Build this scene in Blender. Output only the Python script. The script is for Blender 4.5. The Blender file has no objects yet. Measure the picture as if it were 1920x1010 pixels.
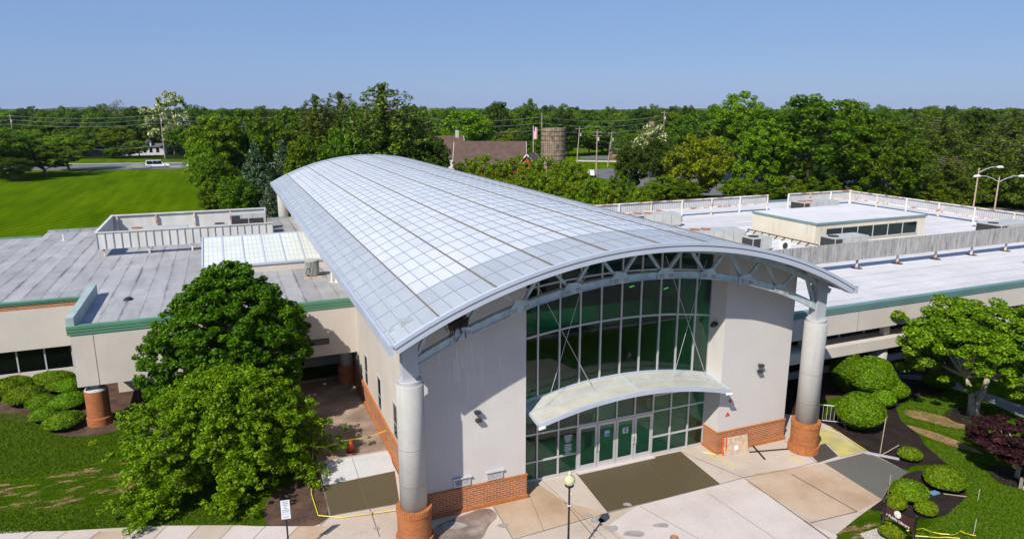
import bpy, math, random
import numpy as np
from mathutils import Vector, Matrix
R = math.radians
scene = bpy.context.scene
COL = scene.collection

# ------------------------------------------------------------------ camera
F, CX, CY, HZ, CAMZ = 1300.0, 960.0, 505.0, 205.0, 16.5       # in pixels of a 1920 x 1010 picture
PITCH = math.atan((CY - HZ) / F)
YAW = math.atan(552 / math.hypot(F, 300))
fh = Vector((math.sin(YAW), math.cos(YAW), 0)); rt = Vector((math.cos(YAW), -math.sin(YAW), 0)); upv = Vector((0, 0, 1))
fw = fh * math.cos(PITCH) - upv * math.sin(PITCH); cu = upv * math.cos(PITCH) + fh * math.sin(PITCH)
cam = bpy.data.cameras.new('camera'); co = bpy.data.objects.new('camera', cam); COL.objects.link(co)
co.location = (0, 0, CAMZ)
co.matrix_world = Matrix(((rt.x, cu.x, -fw.x, 0), (rt.y, cu.y, -fw.y, 0), (rt.z, cu.z, -fw.z, CAMZ), (0, 0, 0, 1)))
cam.sensor_width = 36; cam.lens = F / 1920 * 36; cam.clip_end = 60000; cam.clip_start = 0.3
scene.camera = co

# ------------------------------------------------------------------ sky, sun, exposure
SUN_EL = R(44); SUNV = Vector((-0.78, -0.625, 0)).normalized()      # towards the sun
w = bpy.data.worlds.new('World'); scene.world = w; w.use_nodes = True
nt = w.node_tree; bg = nt.nodes['Background']
sky = nt.nodes.new('ShaderNodeTexSky'); sky.sky_type = 'NISHITA'; sky.sun_disc = False
sky.sun_elevation = SUN_EL; sky.sun_rotation = math.atan2(SUNV.x, SUNV.y)
sky.altitude = 0; sky.air_density = 1.0; sky.dust_density = 0.4; sky.ozone_density = 2.5
SKYSTR = 0.082
# the even blue of a hazy morning: the sky texture is evened out towards one blue
mixs = nt.nodes.new('ShaderNodeMix'); mixs.data_type = 'RGBA'; mixs.inputs[0].default_value = 0.74
nt.links.new(sky.outputs[0], mixs.inputs[6]); mixs.inputs[7].default_value = (2.0, 3.45, 6.9, 1)
nt.links.new(mixs.outputs[2], bg.inputs[0]); bg.inputs[1].default_value = SKYSTR
sl = bpy.data.lights.new('sun', 'SUN'); sl.energy = 5.0; sl.angle = R(0.5); sl.color = (1.0, 0.93, 0.83)
so = bpy.data.objects.new('sun', sl); COL.objects.link(so)
sd = Vector((SUNV.x * math.cos(SUN_EL), SUNV.y * math.cos(SUN_EL), math.sin(SUN_EL)))
so.rotation_euler = sd.to_track_quat('Z', 'Y').to_euler()
scene.view_settings.view_transform = 'Standard'; scene.view_settings.look = 'None'
scene.view_settings.exposure = 0.32; scene.view_settings.gamma = 1
scene.render.engine = 'CYCLES'
scene.cycles.max_bounces = 6; scene.cycles.transparent_max_bounces = 12

# ------------------------------------------------------------------ measuring helpers (photo pixel -> true place)
def ray(px, py): return fw * F + rt * (px - CX) - cu * (py - CY)
def at(px, py, z=0.0):
    d = ray(px, py); t = (z - CAMZ) / d.z
    return Vector((d.x * t, d.y * t, z))
def atY(px, py, Y):
    d = ray(px, py); t = Y / d.y
    return Vector((d.x * t, Y, CAMZ + d.z * t))
def atdepth(px, py, depth):
    d = ray(px, py); t = depth / (d.x * fh.x + d.y * fh.y)
    return Vector((d.x * t, d.y * t, CAMZ + d.z * t))

# ------------------------------------------------------------------ materials
MAT = {}
def nm(name):
    m = bpy.data.materials.new(name); m.use_nodes = True; MAT[name] = m
    return m, m.node_tree, m.node_tree.nodes['Principled BSDF']
def N(t, typ, **kw):
    n = t.nodes.new(typ)
    for k, v in kw.items(): setattr(n, k, v)
    return n
def L(t, a, b): t.links.new(a, b)
def ramp(t, src, stops, interp='LINEAR'):
    r = N(t, 'ShaderNodeValToRGB'); r.color_ramp.interpolation = interp
    e = r.color_ramp.elements
    while len(e) < len(stops): e.new(0.5)
    for i, (p, c) in enumerate(stops):
        e[i].position = p; e[i].color = (*c, 1) if len(c) == 3 else c
    L(t, src, r.inputs[0]); return r.outputs[0]
def coord(t, kind='Object', scale=(1, 1, 1), rot=(0, 0, 0), loc=(0, 0, 0)):
    c = N(t, 'ShaderNodeTexCoord'); m = N(t, 'ShaderNodeMapping')
    m.inputs['Scale'].default_value = scale; m.inputs['Rotation'].default_value = rot; m.inputs['Location'].default_value = loc
    L(t, c.outputs[kind], m.inputs[0]); return m.outputs[0]
def geo(t, scale=(1, 1, 1), rot=(0, 0, 0), loc=(0, 0, 0)):
    g = N(t, 'ShaderNodeNewGeometry'); m = N(t, 'ShaderNodeMapping')
    m.inputs['Scale'].default_value = scale; m.inputs['Rotation'].default_value = rot; m.inputs['Location'].default_value = loc
    L(t, g.outputs['Position'], m.inputs[0]); return m.outputs[0]
def noise(t, vec, scale, detail=4, rough=0.55):
    n = N(t, 'ShaderNodeTexNoise'); n.inputs['Scale'].default_value = scale; n.inputs['Detail'].default_value = detail
    n.inputs['Roughness'].default_value = rough; L(t, vec, n.inputs['Vector']); return n.outputs['Fac']
def mixc(t, fac, a, b, mode='MIX'):
    m = N(t, 'ShaderNodeMix'); m.data_type = 'RGBA'; m.blend_type = mode
    for s, v in ((0, fac), (6, a), (7, b)):
        if isinstance(v, (tuple, list)): m.inputs[s].default_value = (*v, 1)
        elif isinstance(v, (int, float)): m.inputs[s].default_value = v
        else: L(t, v, m.inputs[s])
    return m.outputs[2]
def math_(t, op, a, b=0.0, c=0.0):
    m = N(t, 'ShaderNodeMath'); m.operation = op
    for i, v in enumerate((a, b, c)):
        if isinstance(v, (int, float)): m.inputs[i].default_value = v
        else: L(t, v, m.inputs[i])
    return m.outputs[0]
def bump(t, b, h, strength=0.3, dist=0.02):
    n = N(t, 'ShaderNodeBump'); n.inputs['Strength'].default_value = strength; n.inputs['Distance'].default_value = dist
    L(t, h, n.inputs['Height']); L(t, n.outputs[0], b.inputs['Normal'])
def simple(name, col, rough=0.6, metal=0.0, var=0.15, sc=1.5, bmp=0.0, spec=0.5):
    m, t, b = nm(name)
    v = geo(t); n = noise(t, v, sc, 5)
    c2 = tuple(min(1, c * (1 + var)) for c in col); c1 = tuple(c * (1 - var) for c in col)
    L(t, ramp(t, n, [(0.3, c1), (0.7, c2)]), b.inputs['Base Color'])
    b.inputs['Roughness'].default_value = rough; b.inputs['Metallic'].default_value = metal
    b.inputs['Specular IOR Level'].default_value = spec
    if bmp: bump(t, b, noise(t, v, sc * 12, 4), bmp, 0.01)
    return m
def stucco(name, a, b_, streak=(0.25, 0.24, 0.23), amount=0.25):
    m, t, b = nm(name)
    v = geo(t); n = noise(t, v, 0.5, 6, 0.6)
    c = ramp(t, n, [(0.3, a), (0.72, b_)])
    sv = geo(t, (2.2, 2.2, 0.13)); s = noise(t, sv, 1.6, 6, 0.7)
    sm = ramp(t, s, [(0.55, (0, 0, 0)), (0.75, (1, 1, 1))])
    c = mixc(t, math_(t, 'MULTIPLY', sm, amount), c, streak)
    fine = noise(t, v, 30, 2)
    c = mixc(t, 0.12, c, ramp(t, fine, [(0.3, (0.1, 0.1, 0.1)), (0.7, (1, 1, 1))]), 'OVERLAY')
    L(t, c, b.inputs['Base Color']); b.inputs['Roughness'].default_value = 0.9
    b.inputs['Specular IOR Level'].default_value = 0.2
    bump(t, b, noise(t, v, 40, 3), 0.25, 0.01)
stucco('stucco', (0.475, 0.452, 0.436), (0.53, 0.508, 0.49), amount=0.10)
stucco('wing_render', (0.47, 0.425, 0.38), (0.54, 0.495, 0.45), (0.3, 0.27, 0.23), 0.22)
stucco('pent_render', (0.54, 0.49, 0.39), (0.60, 0.56, 0.46), (0.2, 0.17, 0.12), 0.6)
stucco('concrete_column', (0.36, 0.36, 0.345), (0.44, 0.435, 0.42), (0.2, 0.19, 0.18), 0.5)
def brick(name, mode='flat'):
    m, t, b = nm(name)
    g = N(t, 'ShaderNodeNewGeometry'); sp = N(t, 'ShaderNodeSeparateXYZ'); cb = N(t, 'ShaderNodeCombineXYZ')
    if mode == 'flat':
        L(t, g.outputs['Position'], sp.inputs[0])
        L(t, math_(t, 'ADD', sp.outputs[0], sp.outputs[1]), cb.inputs[0]); L(t, sp.outputs[2], cb.inputs[1])
    else:
        tc = N(t, 'ShaderNodeTexCoord'); L(t, tc.outputs['UV'], sp.inputs[0])
        L(t, sp.outputs[0], cb.inputs[0]); L(t, sp.outputs[1], cb.inputs[1])
    bt = N(t, 'ShaderNodeTexBrick'); L(t, cb.outputs[0], bt.inputs['Vector'])
    bt.inputs['Scale'].default_value = 1.0
    bt.inputs['Brick Width'].default_value = 0.30 if mode == 'flat' else 0.21
    bt.inputs['Row Height'].default_value = 0.10 if mode == 'flat' else 0.085
    bt.inputs['Mortar Size'].default_value = 0.010; bt.inputs['Mortar Smooth'].default_value = 0.2; bt.inputs['Bias'].default_value = 0
    bt.inputs['Color1'].default_value = (0.34, 0.115, 0.03, 1); bt.inputs['Color2'].default_value = (0.24, 0.07, 0.02, 1)
    bt.inputs['Mortar'].default_value = (0.50, 0.36, 0.25, 1) if mode == 'flat' else (0.30, 0.14, 0.06, 1)
    n = noise(t, geo(t), 1.3, 5)
    c = mixc(t, 0.6, bt.outputs['Color'], ramp(t, n, [(0.3, (0.45, 0.40, 0.36)), (0.7, (0.62, 0.6, 0.58))]), 'OVERLAY')
    L(t, c, b.inputs['Base Color']); b.inputs['Roughness'].default_value = 0.85
    bump(t, b, bt.outputs['Fac'], -0.4, 0.01)
brick('brick'); brick('brick_round', 'uv')
simple('brick_cap', (0.36, 0.125, 0.033), 0.8, var=0.22, sc=7)
simple('fascia_grey', (0.40, 0.44, 0.52), 0.4, 0.0, 0.06, 0.7)
simple('roof_seam', (0.15, 0.13, 0.11), 0.6, 0, 0.2, 2)
simple('panel_bar', (0.25, 0.285, 0.34), 0.5, 0, 0.08, 2)
simple('steel_post', (0.40, 0.42, 0.45), 0.4, 0.1, 0.08, 1)
simple('alu', (0.52, 0.52, 0.54), 0.35, 0.3, 0.05, 3)
simple('alu_door', (0.56, 0.55, 0.56), 0.35, 0.3, 0.05, 3)
simple('dark_metal', (0.04, 0.04, 0.045), 0.4, 0.2, 0.1, 3)
simple('black_paint', (0.012, 0.012, 0.013), 0.35, 0, 0.1, 3)
simple('green_fascia', (0.085, 0.215, 0.135), 0.45, 0, 0.14, 0.5)
simple('teal_fascia', (0.13, 0.235, 0.225), 0.45, 0, 0.14, 0.5)
simple('pale_parapet', (0.30, 0.38, 0.37), 0.6, 0, 0.15, 1)
simple('hvac', (0.42, 0.43, 0.41), 0.5, 0.1, 0.12, 1.2)
simple('hvac_dark', (0.03, 0.03, 0.032), 0.6, 0, 0.3, 4)
simple('rust', (0.30, 0.13, 0.06), 0.9, 0, 0.4, 5)
simple('white_paint', (0.72, 0.71, 0.68), 0.5, 0, 0.05, 2)
simple('wood_board', (0.46, 0.34, 0.24), 0.8, 0, 0.3, 5)
simple('wood_pole', (0.30, 0.25, 0.19), 0.9, 0, 0.2, 1)
simple('bark', (0.14, 0.11, 0.085), 0.95, 0, 0.35, 4, 0.5)
simple('bark_pale', (0.36, 0.31, 0.23), 0.95, 0, 0.3, 4, 0.5)
simple('orange', (0.62, 0.10, 0.015), 0.5, 0, 0.06, 3)
simple('yellow_tape', (0.52, 0.44, 0.02), 0.5, 0, 0.06, 3)
simple('sign_maroon', (0.045, 0.012, 0.012), 0.4, 0, 0.1, 2)
simple('sign_white', (0.62, 0.66, 0.72), 0.4, 0, 0.04, 2)
simple('ink', (0.07, 0.08, 0.1), 0.6, 0, 0.05, 2)
simple('sticker_blue', (0.12, 0.25, 0.42), 0.5, 0, 0.1, 4)
simple('red_mark', (0.5, 0.03, 0.03), 0.5, 0, 0.05, 2)
simple('emblem_red', (0.55, 0.05, 0.04), 0.5, 0, 0.05, 2)
simple('twigs', (0.075, 0.045, 0.03), 0.95, 0, 0.4, 12)
simple('shingle', (0.085, 0.052, 0.040), 0.9, 0, 0.25, 0.8, 0.4)
simple('shingle_grey', (0.10, 0.10, 0.105), 0.9, 0, 0.25, 0.8)
simple('barn_red', (0.36, 0.035, 0.025), 0.8, 0, 0.15, 1)
simple('house_white', (0.55, 0.56, 0.58), 0.7, 0, 0.1, 0.6)
simple('house_grey', (0.10, 0.10, 0.11), 0.7, 0, 0.1, 0.6)
simple('far_brick', (0.27, 0.14, 0.09), 0.9, 0, 0.2, 1.0)
simple('car_white', (0.70, 0.71, 0.73), 0.25, 0, 0.03, 1)
simple('car_silver', (0.42, 0.41, 0.38), 0.3, 0.4, 0.05, 1)
simple('tyre', (0.015, 0.015, 0.016), 0.8, 0, 0.2, 3)
simple('interior_floor', (0.42, 0.44, 0.42), 0.5, 0, 0.25, 1)
simple('interior_wall', (0.30, 0.32, 0.29), 0.8, 0, 0.25, 0.5)
simple('interior_green', (0.06, 0.2, 0.12), 0.6, 0, 0.3, 0.8)
simple('interior_yellow', (0.55, 0.42, 0.05), 0.6, 0, 0.1, 0.8)
simple('lawn_flag_blue', (0.03, 0.05, 0.25), 0.7); simple('wire', (0.20, 0.22, 0.22), 0.6)
simple('pylon_grey', (0.30, 0.34, 0.38), 0.6)
simple('gravel', (0.42, 0.38, 0.33), 0.95, 0, 0.45, 16, 0.8)

m, t, b = nm('screen_white')      # painted corrugated sheet
c = ramp(t, noise(t, geo(t, (1, 1, 0.3)), 1.2, 5), [(0.35, (0.50, 0.49, 0.46)), (0.7, (0.62, 0.62, 0.60))])
L(t, c, b.inputs['Base Color']); b.inputs['Roughness'].default_value = 0.55
simple('screen_grey', (0.40, 0.41, 0.43), 0.6, 0, 0.12, 1.0)
m, t, b = nm('rusty_white')
v = geo(t, (1, 1, 1.6)); n = noise(t, v, 1.1, 6, 0.7)
c = ramp(t, n, [(0.50, (0.66, 0.62, 0.56)), (0.57, (0.48, 0.28, 0.16)), (0.66, (0.24, 0.075, 0.03))])
L(t, c, b.inputs['Base Color']); b.inputs['Roughness'].default_value = 0.75
m, t, b = nm('weathered_slats')
n = noise(t, geo(t, (3, 3, 0.4)), 1.7, 7, 0.75)
c = ramp(t, n, [(0.33, (0.10, 0.10, 0.105)), (0.5, (0.30, 0.30, 0.30)), (0.72, (0.46, 0.46, 0.45))])
L(t, c, b.inputs['Base Color']); b.inputs['Roughness'].default_value = 0.8

def glass(name, trans=(0.03, 0.16, 0.10), dark=(0.006, 0.02, 0.014), see=0.5, refl=1.45):
    m, t, b = nm(name); t.nodes.remove(b); out = t.nodes['Material Output']
    tr = N(t, 'ShaderNodeBsdfTransparent'); tr.inputs[0].default_value = (*trans, 1)
    df = N(t, 'ShaderNodeBsdfDiffuse'); df.inputs[0].default_value = (*dark, 1)
    gl = N(t, 'ShaderNodeBsdfGlossy'); gl.inputs['Roughness'].default_value = 0.015
    m1 = N(t, 'ShaderNodeMixShader'); m1.inputs[0].default_value = see; L(t, df.outputs[0], m1.inputs[1]); L(t, tr.outputs[0], m1.inputs[2])
    fr = N(t, 'ShaderNodeFresnel'); fr.inputs[0].default_value = refl
    m2 = N(t, 'ShaderNodeMixShader'); L(t, fr.outputs[0], m2.inputs[0]); L(t, m1.outputs[0], m2.inputs[1]); L(t, gl.outputs[0], m2.inputs[2])
    wv = N(t, 'ShaderNodeBump'); wv.inputs['Strength'].default_value = 0.03; wv.inputs['Distance'].default_value = 0.05
    L(t, noise(t, geo(t), 0.9, 2), wv.inputs['Height']); L(t, wv.outputs[0], gl.inputs['Normal'])
    L(t, m2.outputs[0], out.inputs[0])
glass('glass_green', (0.055, 0.38, 0.25), (0.002, 0.014, 0.010), 0.8, 1.62)
glass('glass_dark', (0.02, 0.03, 0.03), (0.004, 0.006, 0.006), 0.3)
glass('glass_teal', (0.02, 0.05, 0.045), (0.006, 0.022, 0.020), 0.3)
m, t, b = nm('lamp_globe'); b.inputs['Base Color'].default_value = (0.50, 0.50, 0.30, 1); b.inputs['Roughness'].default_value = 0.25
b.inputs['Subsurface Weight'].default_value = 0.2
m, t, b = nm('lit_lamp'); b.inputs['Base Color'].default_value = (1, 0.9, 0.5, 1)
b.inputs['Emission Color'].default_value = (1, 0.85, 0.3, 1); b.inputs['Emission Strength'].default_value = 1.2

# vault sheeting: u = arc length, v = distance from the front edge (metres)
m, t, b = nm('vault_panel')
tc = N(t, 'ShaderNodeTexCoord'); sp = N(t, 'ShaderNodeSeparateXYZ'); L(t, tc.outputs['UV'], sp.inputs[0])
u, vv = sp.outputs[0], sp.outputs[1]
rib = math_(t, 'FRACT', math_(t, 'DIVIDE', vv, 0.262))
ribm = ramp(t, rib, [(0.0, (1, 1, 1)), (0.10, (1, 1, 1)), (0.2, (0, 0, 0)), (1.0, (0, 0, 0))])
au = math_(t, 'ABSOLUTE', u)
side = math_(t, 'GREATER_THAN', au, 9.32)
fr_ = math_(t, 'LESS_THAN', vv, 3.3); bk = math_(t, 'GREATER_THAN', vv, 57.4)
# the grey bay at the front is one panel deeper towards the sides
grey = math_(t, 'MAXIMUM', math_(t, 'MAXIMUM', side, fr_), bk)
cellu = math_(t, 'FLOOR', math_(t, 'DIVIDE', u, 0.5825)); cellv = math_(t, 'FLOOR', math_(t, 'DIVIDE', vv, 1.57))
cb = N(t, 'ShaderNodeCombineXYZ'); L(t, cellu, cb.inputs[0]); L(t, cellv, cb.inputs[1])
wn = N(t, 'ShaderNodeTexWhiteNoise'); L(t, cb.outputs[0], wn.inputs['Vector'])
n = noise(t, geo(t, (1, .25, 1)), 0.8, 6, 0.65)
cw = ramp(t, n, [(0.3, (0.50, 0.53, 0.56)), (0.7, (0.585, 0.605, 0.63))])
cg = ramp(t, n, [(0.3, (0.33, 0.36, 0.39)), (0.7, (0.39, 0.42, 0.45))])
c = mixc(t, grey, cw, cg)
c = mixc(t, 0.05, c, wn.outputs['Value'], 'OVERLAY')
c = mixc(t, math_(t, 'MULTIPLY', ribm, 0.8), c, (0.26, 0.30, 0.36))
L(t, c, b.inputs['Base Color']); b.inputs['Roughness'].default_value = 0.42
bump(t, b, ribm, 0.5, 0.02)
m, t, b = nm('skylight_panel')
v = geo(t); sp = N(t, 'ShaderNodeSeparateXYZ'); L(t, v, sp.inputs[0])
n = noise(t, v, 0.6, 5)
c = ramp(t, n, [(0.3, (0.52, 0.56, 0.50)), (0.7, (0.62, 0.64, 0.60))])
fx = ramp(t, math_(t, 'FRACT', math_(t, 'DIVIDE', sp.outputs[0], 0.3)), [(0, (1, 1, 1)), (0.12, (1, 1, 1)), (0.16, (0, 0, 0)), (1, (0, 0, 0))])
fy = ramp(t, math_(t, 'FRACT', math_(t, 'DIVIDE', sp.outputs[1], 0.78)), [(0, (1, 1, 1)), (0.07, (1, 1, 1)), (0.1, (0, 0, 0)), (1, (0, 0, 0))])
c = mixc(t, math_(t, 'MULTIPLY', math_(t, 'MAXIMUM', fx, fy), 0.6), c, (0.30, 0.33, 0.34))
L(t, c, b.inputs['Base Color']); b.inputs['Roughness'].default_value = 0.4
m, t, b = nm('canopy_panel')
c = ramp(t, noise(t, geo(t), 1.5, 6, 0.7), [(0.35, (0.37, 0.365, 0.33)), (0.65, (0.46, 0.455, 0.41))])
L(t, c, b.inputs['Base Color']); b.inputs['Roughness'].default_value = 0.5

def membrane(name, base, light, axis, width, dirt):
    m, t, b = nm(name)
    v = geo(t); sp = N(t, 'ShaderNodeSeparateXYZ'); L(t, v, sp.inputs[0])
    a = sp.outputs[0] if axis == 'X' else sp.outputs[1]       # seams repeat along this axis
    o = sp.outputs[1] if axis == 'X' else sp.outputs[0]
    wob = math_(t, 'MULTIPLY', noise(t, v, 0.5, 3), 0.12)
    a = math_(t, 'ADD', a, wob)
    q = math_(t, 'DIVIDE', a, width)
    d = math_(t, 'ABSOLUTE', math_(t, 'SUBTRACT', math_(t, 'FRACT', q), 0.5))        # 0.5 at the seam
    seam = ramp(t, d, [(0.0, (0, 0, 0)), (0.475, (0, 0, 0)), (0.492, (1, 1, 1)), (1, (1, 1, 1))])
    wide = ramp(t, d, [(0.0, (0, 0, 0)), (0.36, (0, 0, 0)), (0.5, (1, 1, 1)), (1, (1, 1, 1))])
    strip = N(t, 'ShaderNodeTexWhiteNoise'); strip.noise_dimensions = '1D'; L(t, math_(t, 'FLOOR', q), strip.inputs['W'])
    qo = math_(t, 'ADD', math_(t, 'DIVIDE', o, 7.3), math_(t, 'MULTIPLY', strip.outputs['Value'], 5.0))
    do = math_(t, 'ABSOLUTE', math_(t, 'SUBTRACT', math_(t, 'FRACT', qo), 0.5))
    cross = ramp(t, do, [(0.0, (0, 0, 0)), (0.492, (0, 0, 0)), (0.497, (1, 1, 1)), (1, (1, 1, 1))])
    n1 = noise(t, v, 0.35, 7, 0.65)
    sc = (1.6, .25, 1) if axis == 'X' else (.25, 1.6, 1)
    n2 = noise(t, geo(t, sc), 0.9, 7, 0.75)
    c = ramp(t, n1, [(0.3, base), (0.7, light)])
    c = mixc(t, 0.10, c, strip.outputs['Value'], 'OVERLAY')
    c = mixc(t, 0.25, c, ramp(t, noise(t, v, 9, 4, 0.7), [(0.3, (0.3, 0.3, 0.3)), (0.7, (0.7, 0.7, 0.7))]), 'OVERLAY')
    dm = ramp(t, n2, [(0.46, (0, 0, 0)), (0.66, (1, 1, 1))])
    c = mixc(t, math_(t, 'MULTIPLY', dm, math_(t, 'ADD', math_(t, 'MULTIPLY', wide, dirt), dirt * 0.25)), c, (0.10, 0.10, 0.105))
    brk = ramp(t, noise(t, v, 0.9, 4), [(0.4, (0.25, 0.25, 0.25)), (0.65, (1, 1, 1))])
    c = mixc(t, math_(t, 'MULTIPLY', math_(t, 'MAXIMUM', seam, math_(t, 'MULTIPLY', cross, 0.6)), math_(t, 'MULTIPLY', brk, 0.3 + dirt * 0.5)), c, (0.07, 0.07, 0.08))
    L(t, c, b.inputs['Base Color']); b.inputs['Roughness'].default_value = 0.85; b.inputs['Specular IOR Level'].default_value = 0.25
    bump(t, b, math_(t, 'ADD', seam, math_(t, 'MULTIPLY', noise(t, v, 1.2, 5), 1.5)), 0.35, 0.03)
membrane('membrane_left', (0.255, 0.255, 0.262), (0.36, 0.358, 0.366), 'X', 0.98, 1.0)
membrane('membrane_right', (0.48, 0.475, 0.48), (0.57, 0.565, 0.575), 'Y', 1.4, 0.34)
membrane('membrane_pent', (0.53, 0.525, 0.53), (0.60, 0.595, 0.60), 'Y', 1.6, 0.12)

# ground
m, t, b = nm('grass')
v = geo(t)
big = noise(t, v, 0.035, 5); mid = noise(t, v, 0.55, 6, 0.65); fine = noise(t, v, 9, 5, 0.7)
str_ = N(t, 'ShaderNodeTexWave'); str_.inputs['Scale'].default_value = 0.16; str_.inputs['Distortion'].default_value = 1.2; str_.inputs['Detail'].default_value = 2
L(t, geo(t, rot=(0, 0, R(28))), str_.inputs['Vector'])
far = ramp(t, math_(t, 'ADD', math_(t, 'MULTIPLY', noise(t, geo(t, (1.0, 0.35, 1), (0, 0, R(-20))), 0.12, 6, 0.65), .55), math_(t, 'MULTIPLY', noise(t, geo(t, (1.0, 0.06, 1), (0, 0, R(38))), 0.55, 5, 0.6), .45)), [(0.3, (0.032, 0.066, 0.001)), (0.5, (0.062, 0.112, 0.001)), (0.72, (0.105, 0.165, 0.003))])
far = mixc(t, 0.12, far, str_.outputs['Color'], 'OVERLAY')
near = ramp(t, mid, [(0.28, (0.025, 0.057, 0.001)), (0.52, (0.048, 0.095, 0.002)), (0.75, (0.082, 0.125, 0.006))])
sp = N(t, 'ShaderNodeSeparateXYZ'); L(t, v, sp.inputs[0])
isfar = ramp(t, math_(t, 'DIVIDE', sp.outputs[1], 120), [(0.5, (0, 0, 0)), (0.75, (1, 1, 1))])
c = mixc(t, isfar, near, far)
c = mixc(t, 0.45, c, ramp(t, fine, [(0.3, (0.25, 0.25, 0.25)), (0.7, (0.75, 0.75, 0.75))]), 'OVERLAY')
L(t, c, b.inputs['Base Color']); b.inputs['Roughness'].default_value = 1.0; b.inputs['Specular IOR Level'].default_value = 0.0
bump(t, b, noise(t, v, 14, 5, 0.8), 0.9, 0.08)
def patchy(name, ca, cb_, cc, sc, fsc=14, bm=0.6):
    m, t, b = nm(name); v = geo(t)
    c = ramp(t, noise(t, v, sc, 7, 0.7), [(0.3, ca), (0.5, cb_), (0.72, cc)])
    c = mixc(t, 0.5, c, ramp(t, noise(t, v, fsc, 5, 0.7), [(0.3, (0.2, 0.2, 0.2)), (0.7, (0.8, 0.8, 0.8))]), 'OVERLAY')
    L(t, c, b.inputs['Base Color']); b.inputs['Roughness'].default_value = 0.92; b.inputs['Specular IOR Level'].default_value = 0.15
    bump(t, b, noise(t, v, fsc * 1.3, 5, 0.75), bm, 0.05)
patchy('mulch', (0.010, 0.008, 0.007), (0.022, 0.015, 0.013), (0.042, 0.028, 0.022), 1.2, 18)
patchy('mulch_pale', (0.045, 0.028, 0.02), (0.085, 0.052, 0.037), (0.14, 0.085, 0.06), 1.2, 16)
patchy('bare_soil', (0.07, 0.10, 0.02), (0.26, 0.15, 0.085), (0.40, 0.25, 0.16), 0.9, 12)
# soil showing through grass: soil where noise is high, else see the grass colours
m, t, b = nm('worn_grass'); v = geo(t)
msk = ramp(t, noise(t, geo(t, (0.6, 1.6, 1), (0, 0, R(25))), 1.1, 6, 0.7), [(0.52, (0, 0, 0)), (0.60, (1, 1, 1))])
gr = ramp(t, noise(t, v, 0.8, 6), [(0.3, (0.020, 0.048, 0.001)), (0.7, (0.044, 0.088, 0.002))])
soil = ramp(t, noise(t, v, 2.2, 5), [(0.3, (0.18, 0.10, 0.055)), (0.7, (0.34, 0.21, 0.125))])
c = mixc(t, msk, gr, soil); c = mixc(t, 0.4, c, ramp(t, noise(t, v, 11, 5, 0.7), [(0.3, (0.25, 0.25, 0.25)), (0.7, (0.75, 0.75, 0.75))]), 'OVERLAY')
L(t, c, b.inputs['Base Color']); b.inputs['Roughness'].default_value = 1.0; b.inputs['Specular IOR Level'].default_value = 0.0; bump(t, b, noise(t, v, 14, 5), 0.8, 0.06)

def concrete(name, a, b_, c_, sc=0.45, amount=0.5, rough=0.85, dark=(0.16, 0.12, 0.09)):
    m, t, b = nm(name); v = geo(t)
    c = ramp(t, noise(t, v, sc, 7, 0.6), [(0.28, a), (0.5, b_), (0.72, c_)])
    st = ramp(t, noise(t, geo(t, loc=(7, 3, 0)), sc * 1.7, 8, 0.72), [(0.56, (0, 0, 0)), (0.72, (1, 1, 1))])
    c = mixc(t, math_(t, 'MULTIPLY', st, amount), c, dark)
    c = mixc(t, 0.25, c, ramp(t, noise(t, v, 22, 5, 0.75), [(0.3, (0.2, 0.2, 0.2)), (0.7, (0.8, 0.8, 0.8))]), 'OVERLAY')
    L(t, c, b.inputs['Base Color']); b.inputs['Roughness'].default_value = rough; b.inputs['Specular IOR Level'].default_value = 0.3
    bump(t, b, noise(t, v, 30, 4), 0.2, 0.01)
concrete('paving', (0.37, 0.295, 0.235), (0.44, 0.375, 0.32), (0.49, 0.43, 0.385), 0.3, 0.28)
concrete('paving_pale', (0.43, 0.375, 0.345), (0.49, 0.435, 0.41), (0.53, 0.48, 0.455), 0.4, 0.22, dark=(0.33, 0.28, 0.24))
concrete('paving_tan', (0.32, 0.215, 0.135), (0.41, 0.305, 0.215), (0.46, 0.37, 0.29), 0.35, 0.22)
concrete('new_brown', (0.080, 0.064, 0.033), (0.086, 0.068, 0.036), (0.093, 0.074, 0.040), 0.3, 0.06, 0.5)
concrete('new_grey', (0.100, 0.099, 0.083), (0.11, 0.108, 0.091), (0.12, 0.118, 0.10), 0.3, 0.08, 0.6)
concrete('new_dark', (0.055, 0.045, 0.035), (0.062, 0.052, 0.042), (0.07, 0.06, 0.048), 0.3, 0.1, 0.5)
concrete('walk_white', (0.42, 0.42, 0.42), (0.47, 0.47, 0.47), (0.52, 0.52, 0.52), 0.8, 0.2)
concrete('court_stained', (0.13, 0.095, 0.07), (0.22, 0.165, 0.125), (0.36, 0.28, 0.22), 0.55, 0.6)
concrete('wet_stain', (0.13, 0.10, 0.085), (0.18, 0.14, 0.12), (0.34, 0.28, 0.25), 0.9, 0.4, 0.5)
concrete('stain', (0.22, 0.21, 0.20), (0.29, 0.27, 0.255), (0.36, 0.33, 0.31), 2.5, 0.4)
concrete('joint', (0.10, 0.08, 0.06), (0.14, 0.11, 0.09), (0.2, 0.16, 0.13), 1.2, 0.3)
concrete('yellow_patch', (0.30, 0.28, 0.16), (0.42, 0.36, 0.13), (0.55, 0.47, 0.12), 1.0, 0.3)
concrete('asphalt', (0.10, 0.10, 0.105), (0.12, 0.12, 0.125), (0.15, 0.15, 0.155), 0.3, 0.2, dark=(0.06, 0.06, 0.06))
concrete('asphalt_path', (0.15, 0.155, 0.165), (0.18, 0.185, 0.195), (0.21, 0.215, 0.225), 0.5, 0.2, dark=(0.1, 0.09, 0.08))

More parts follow.
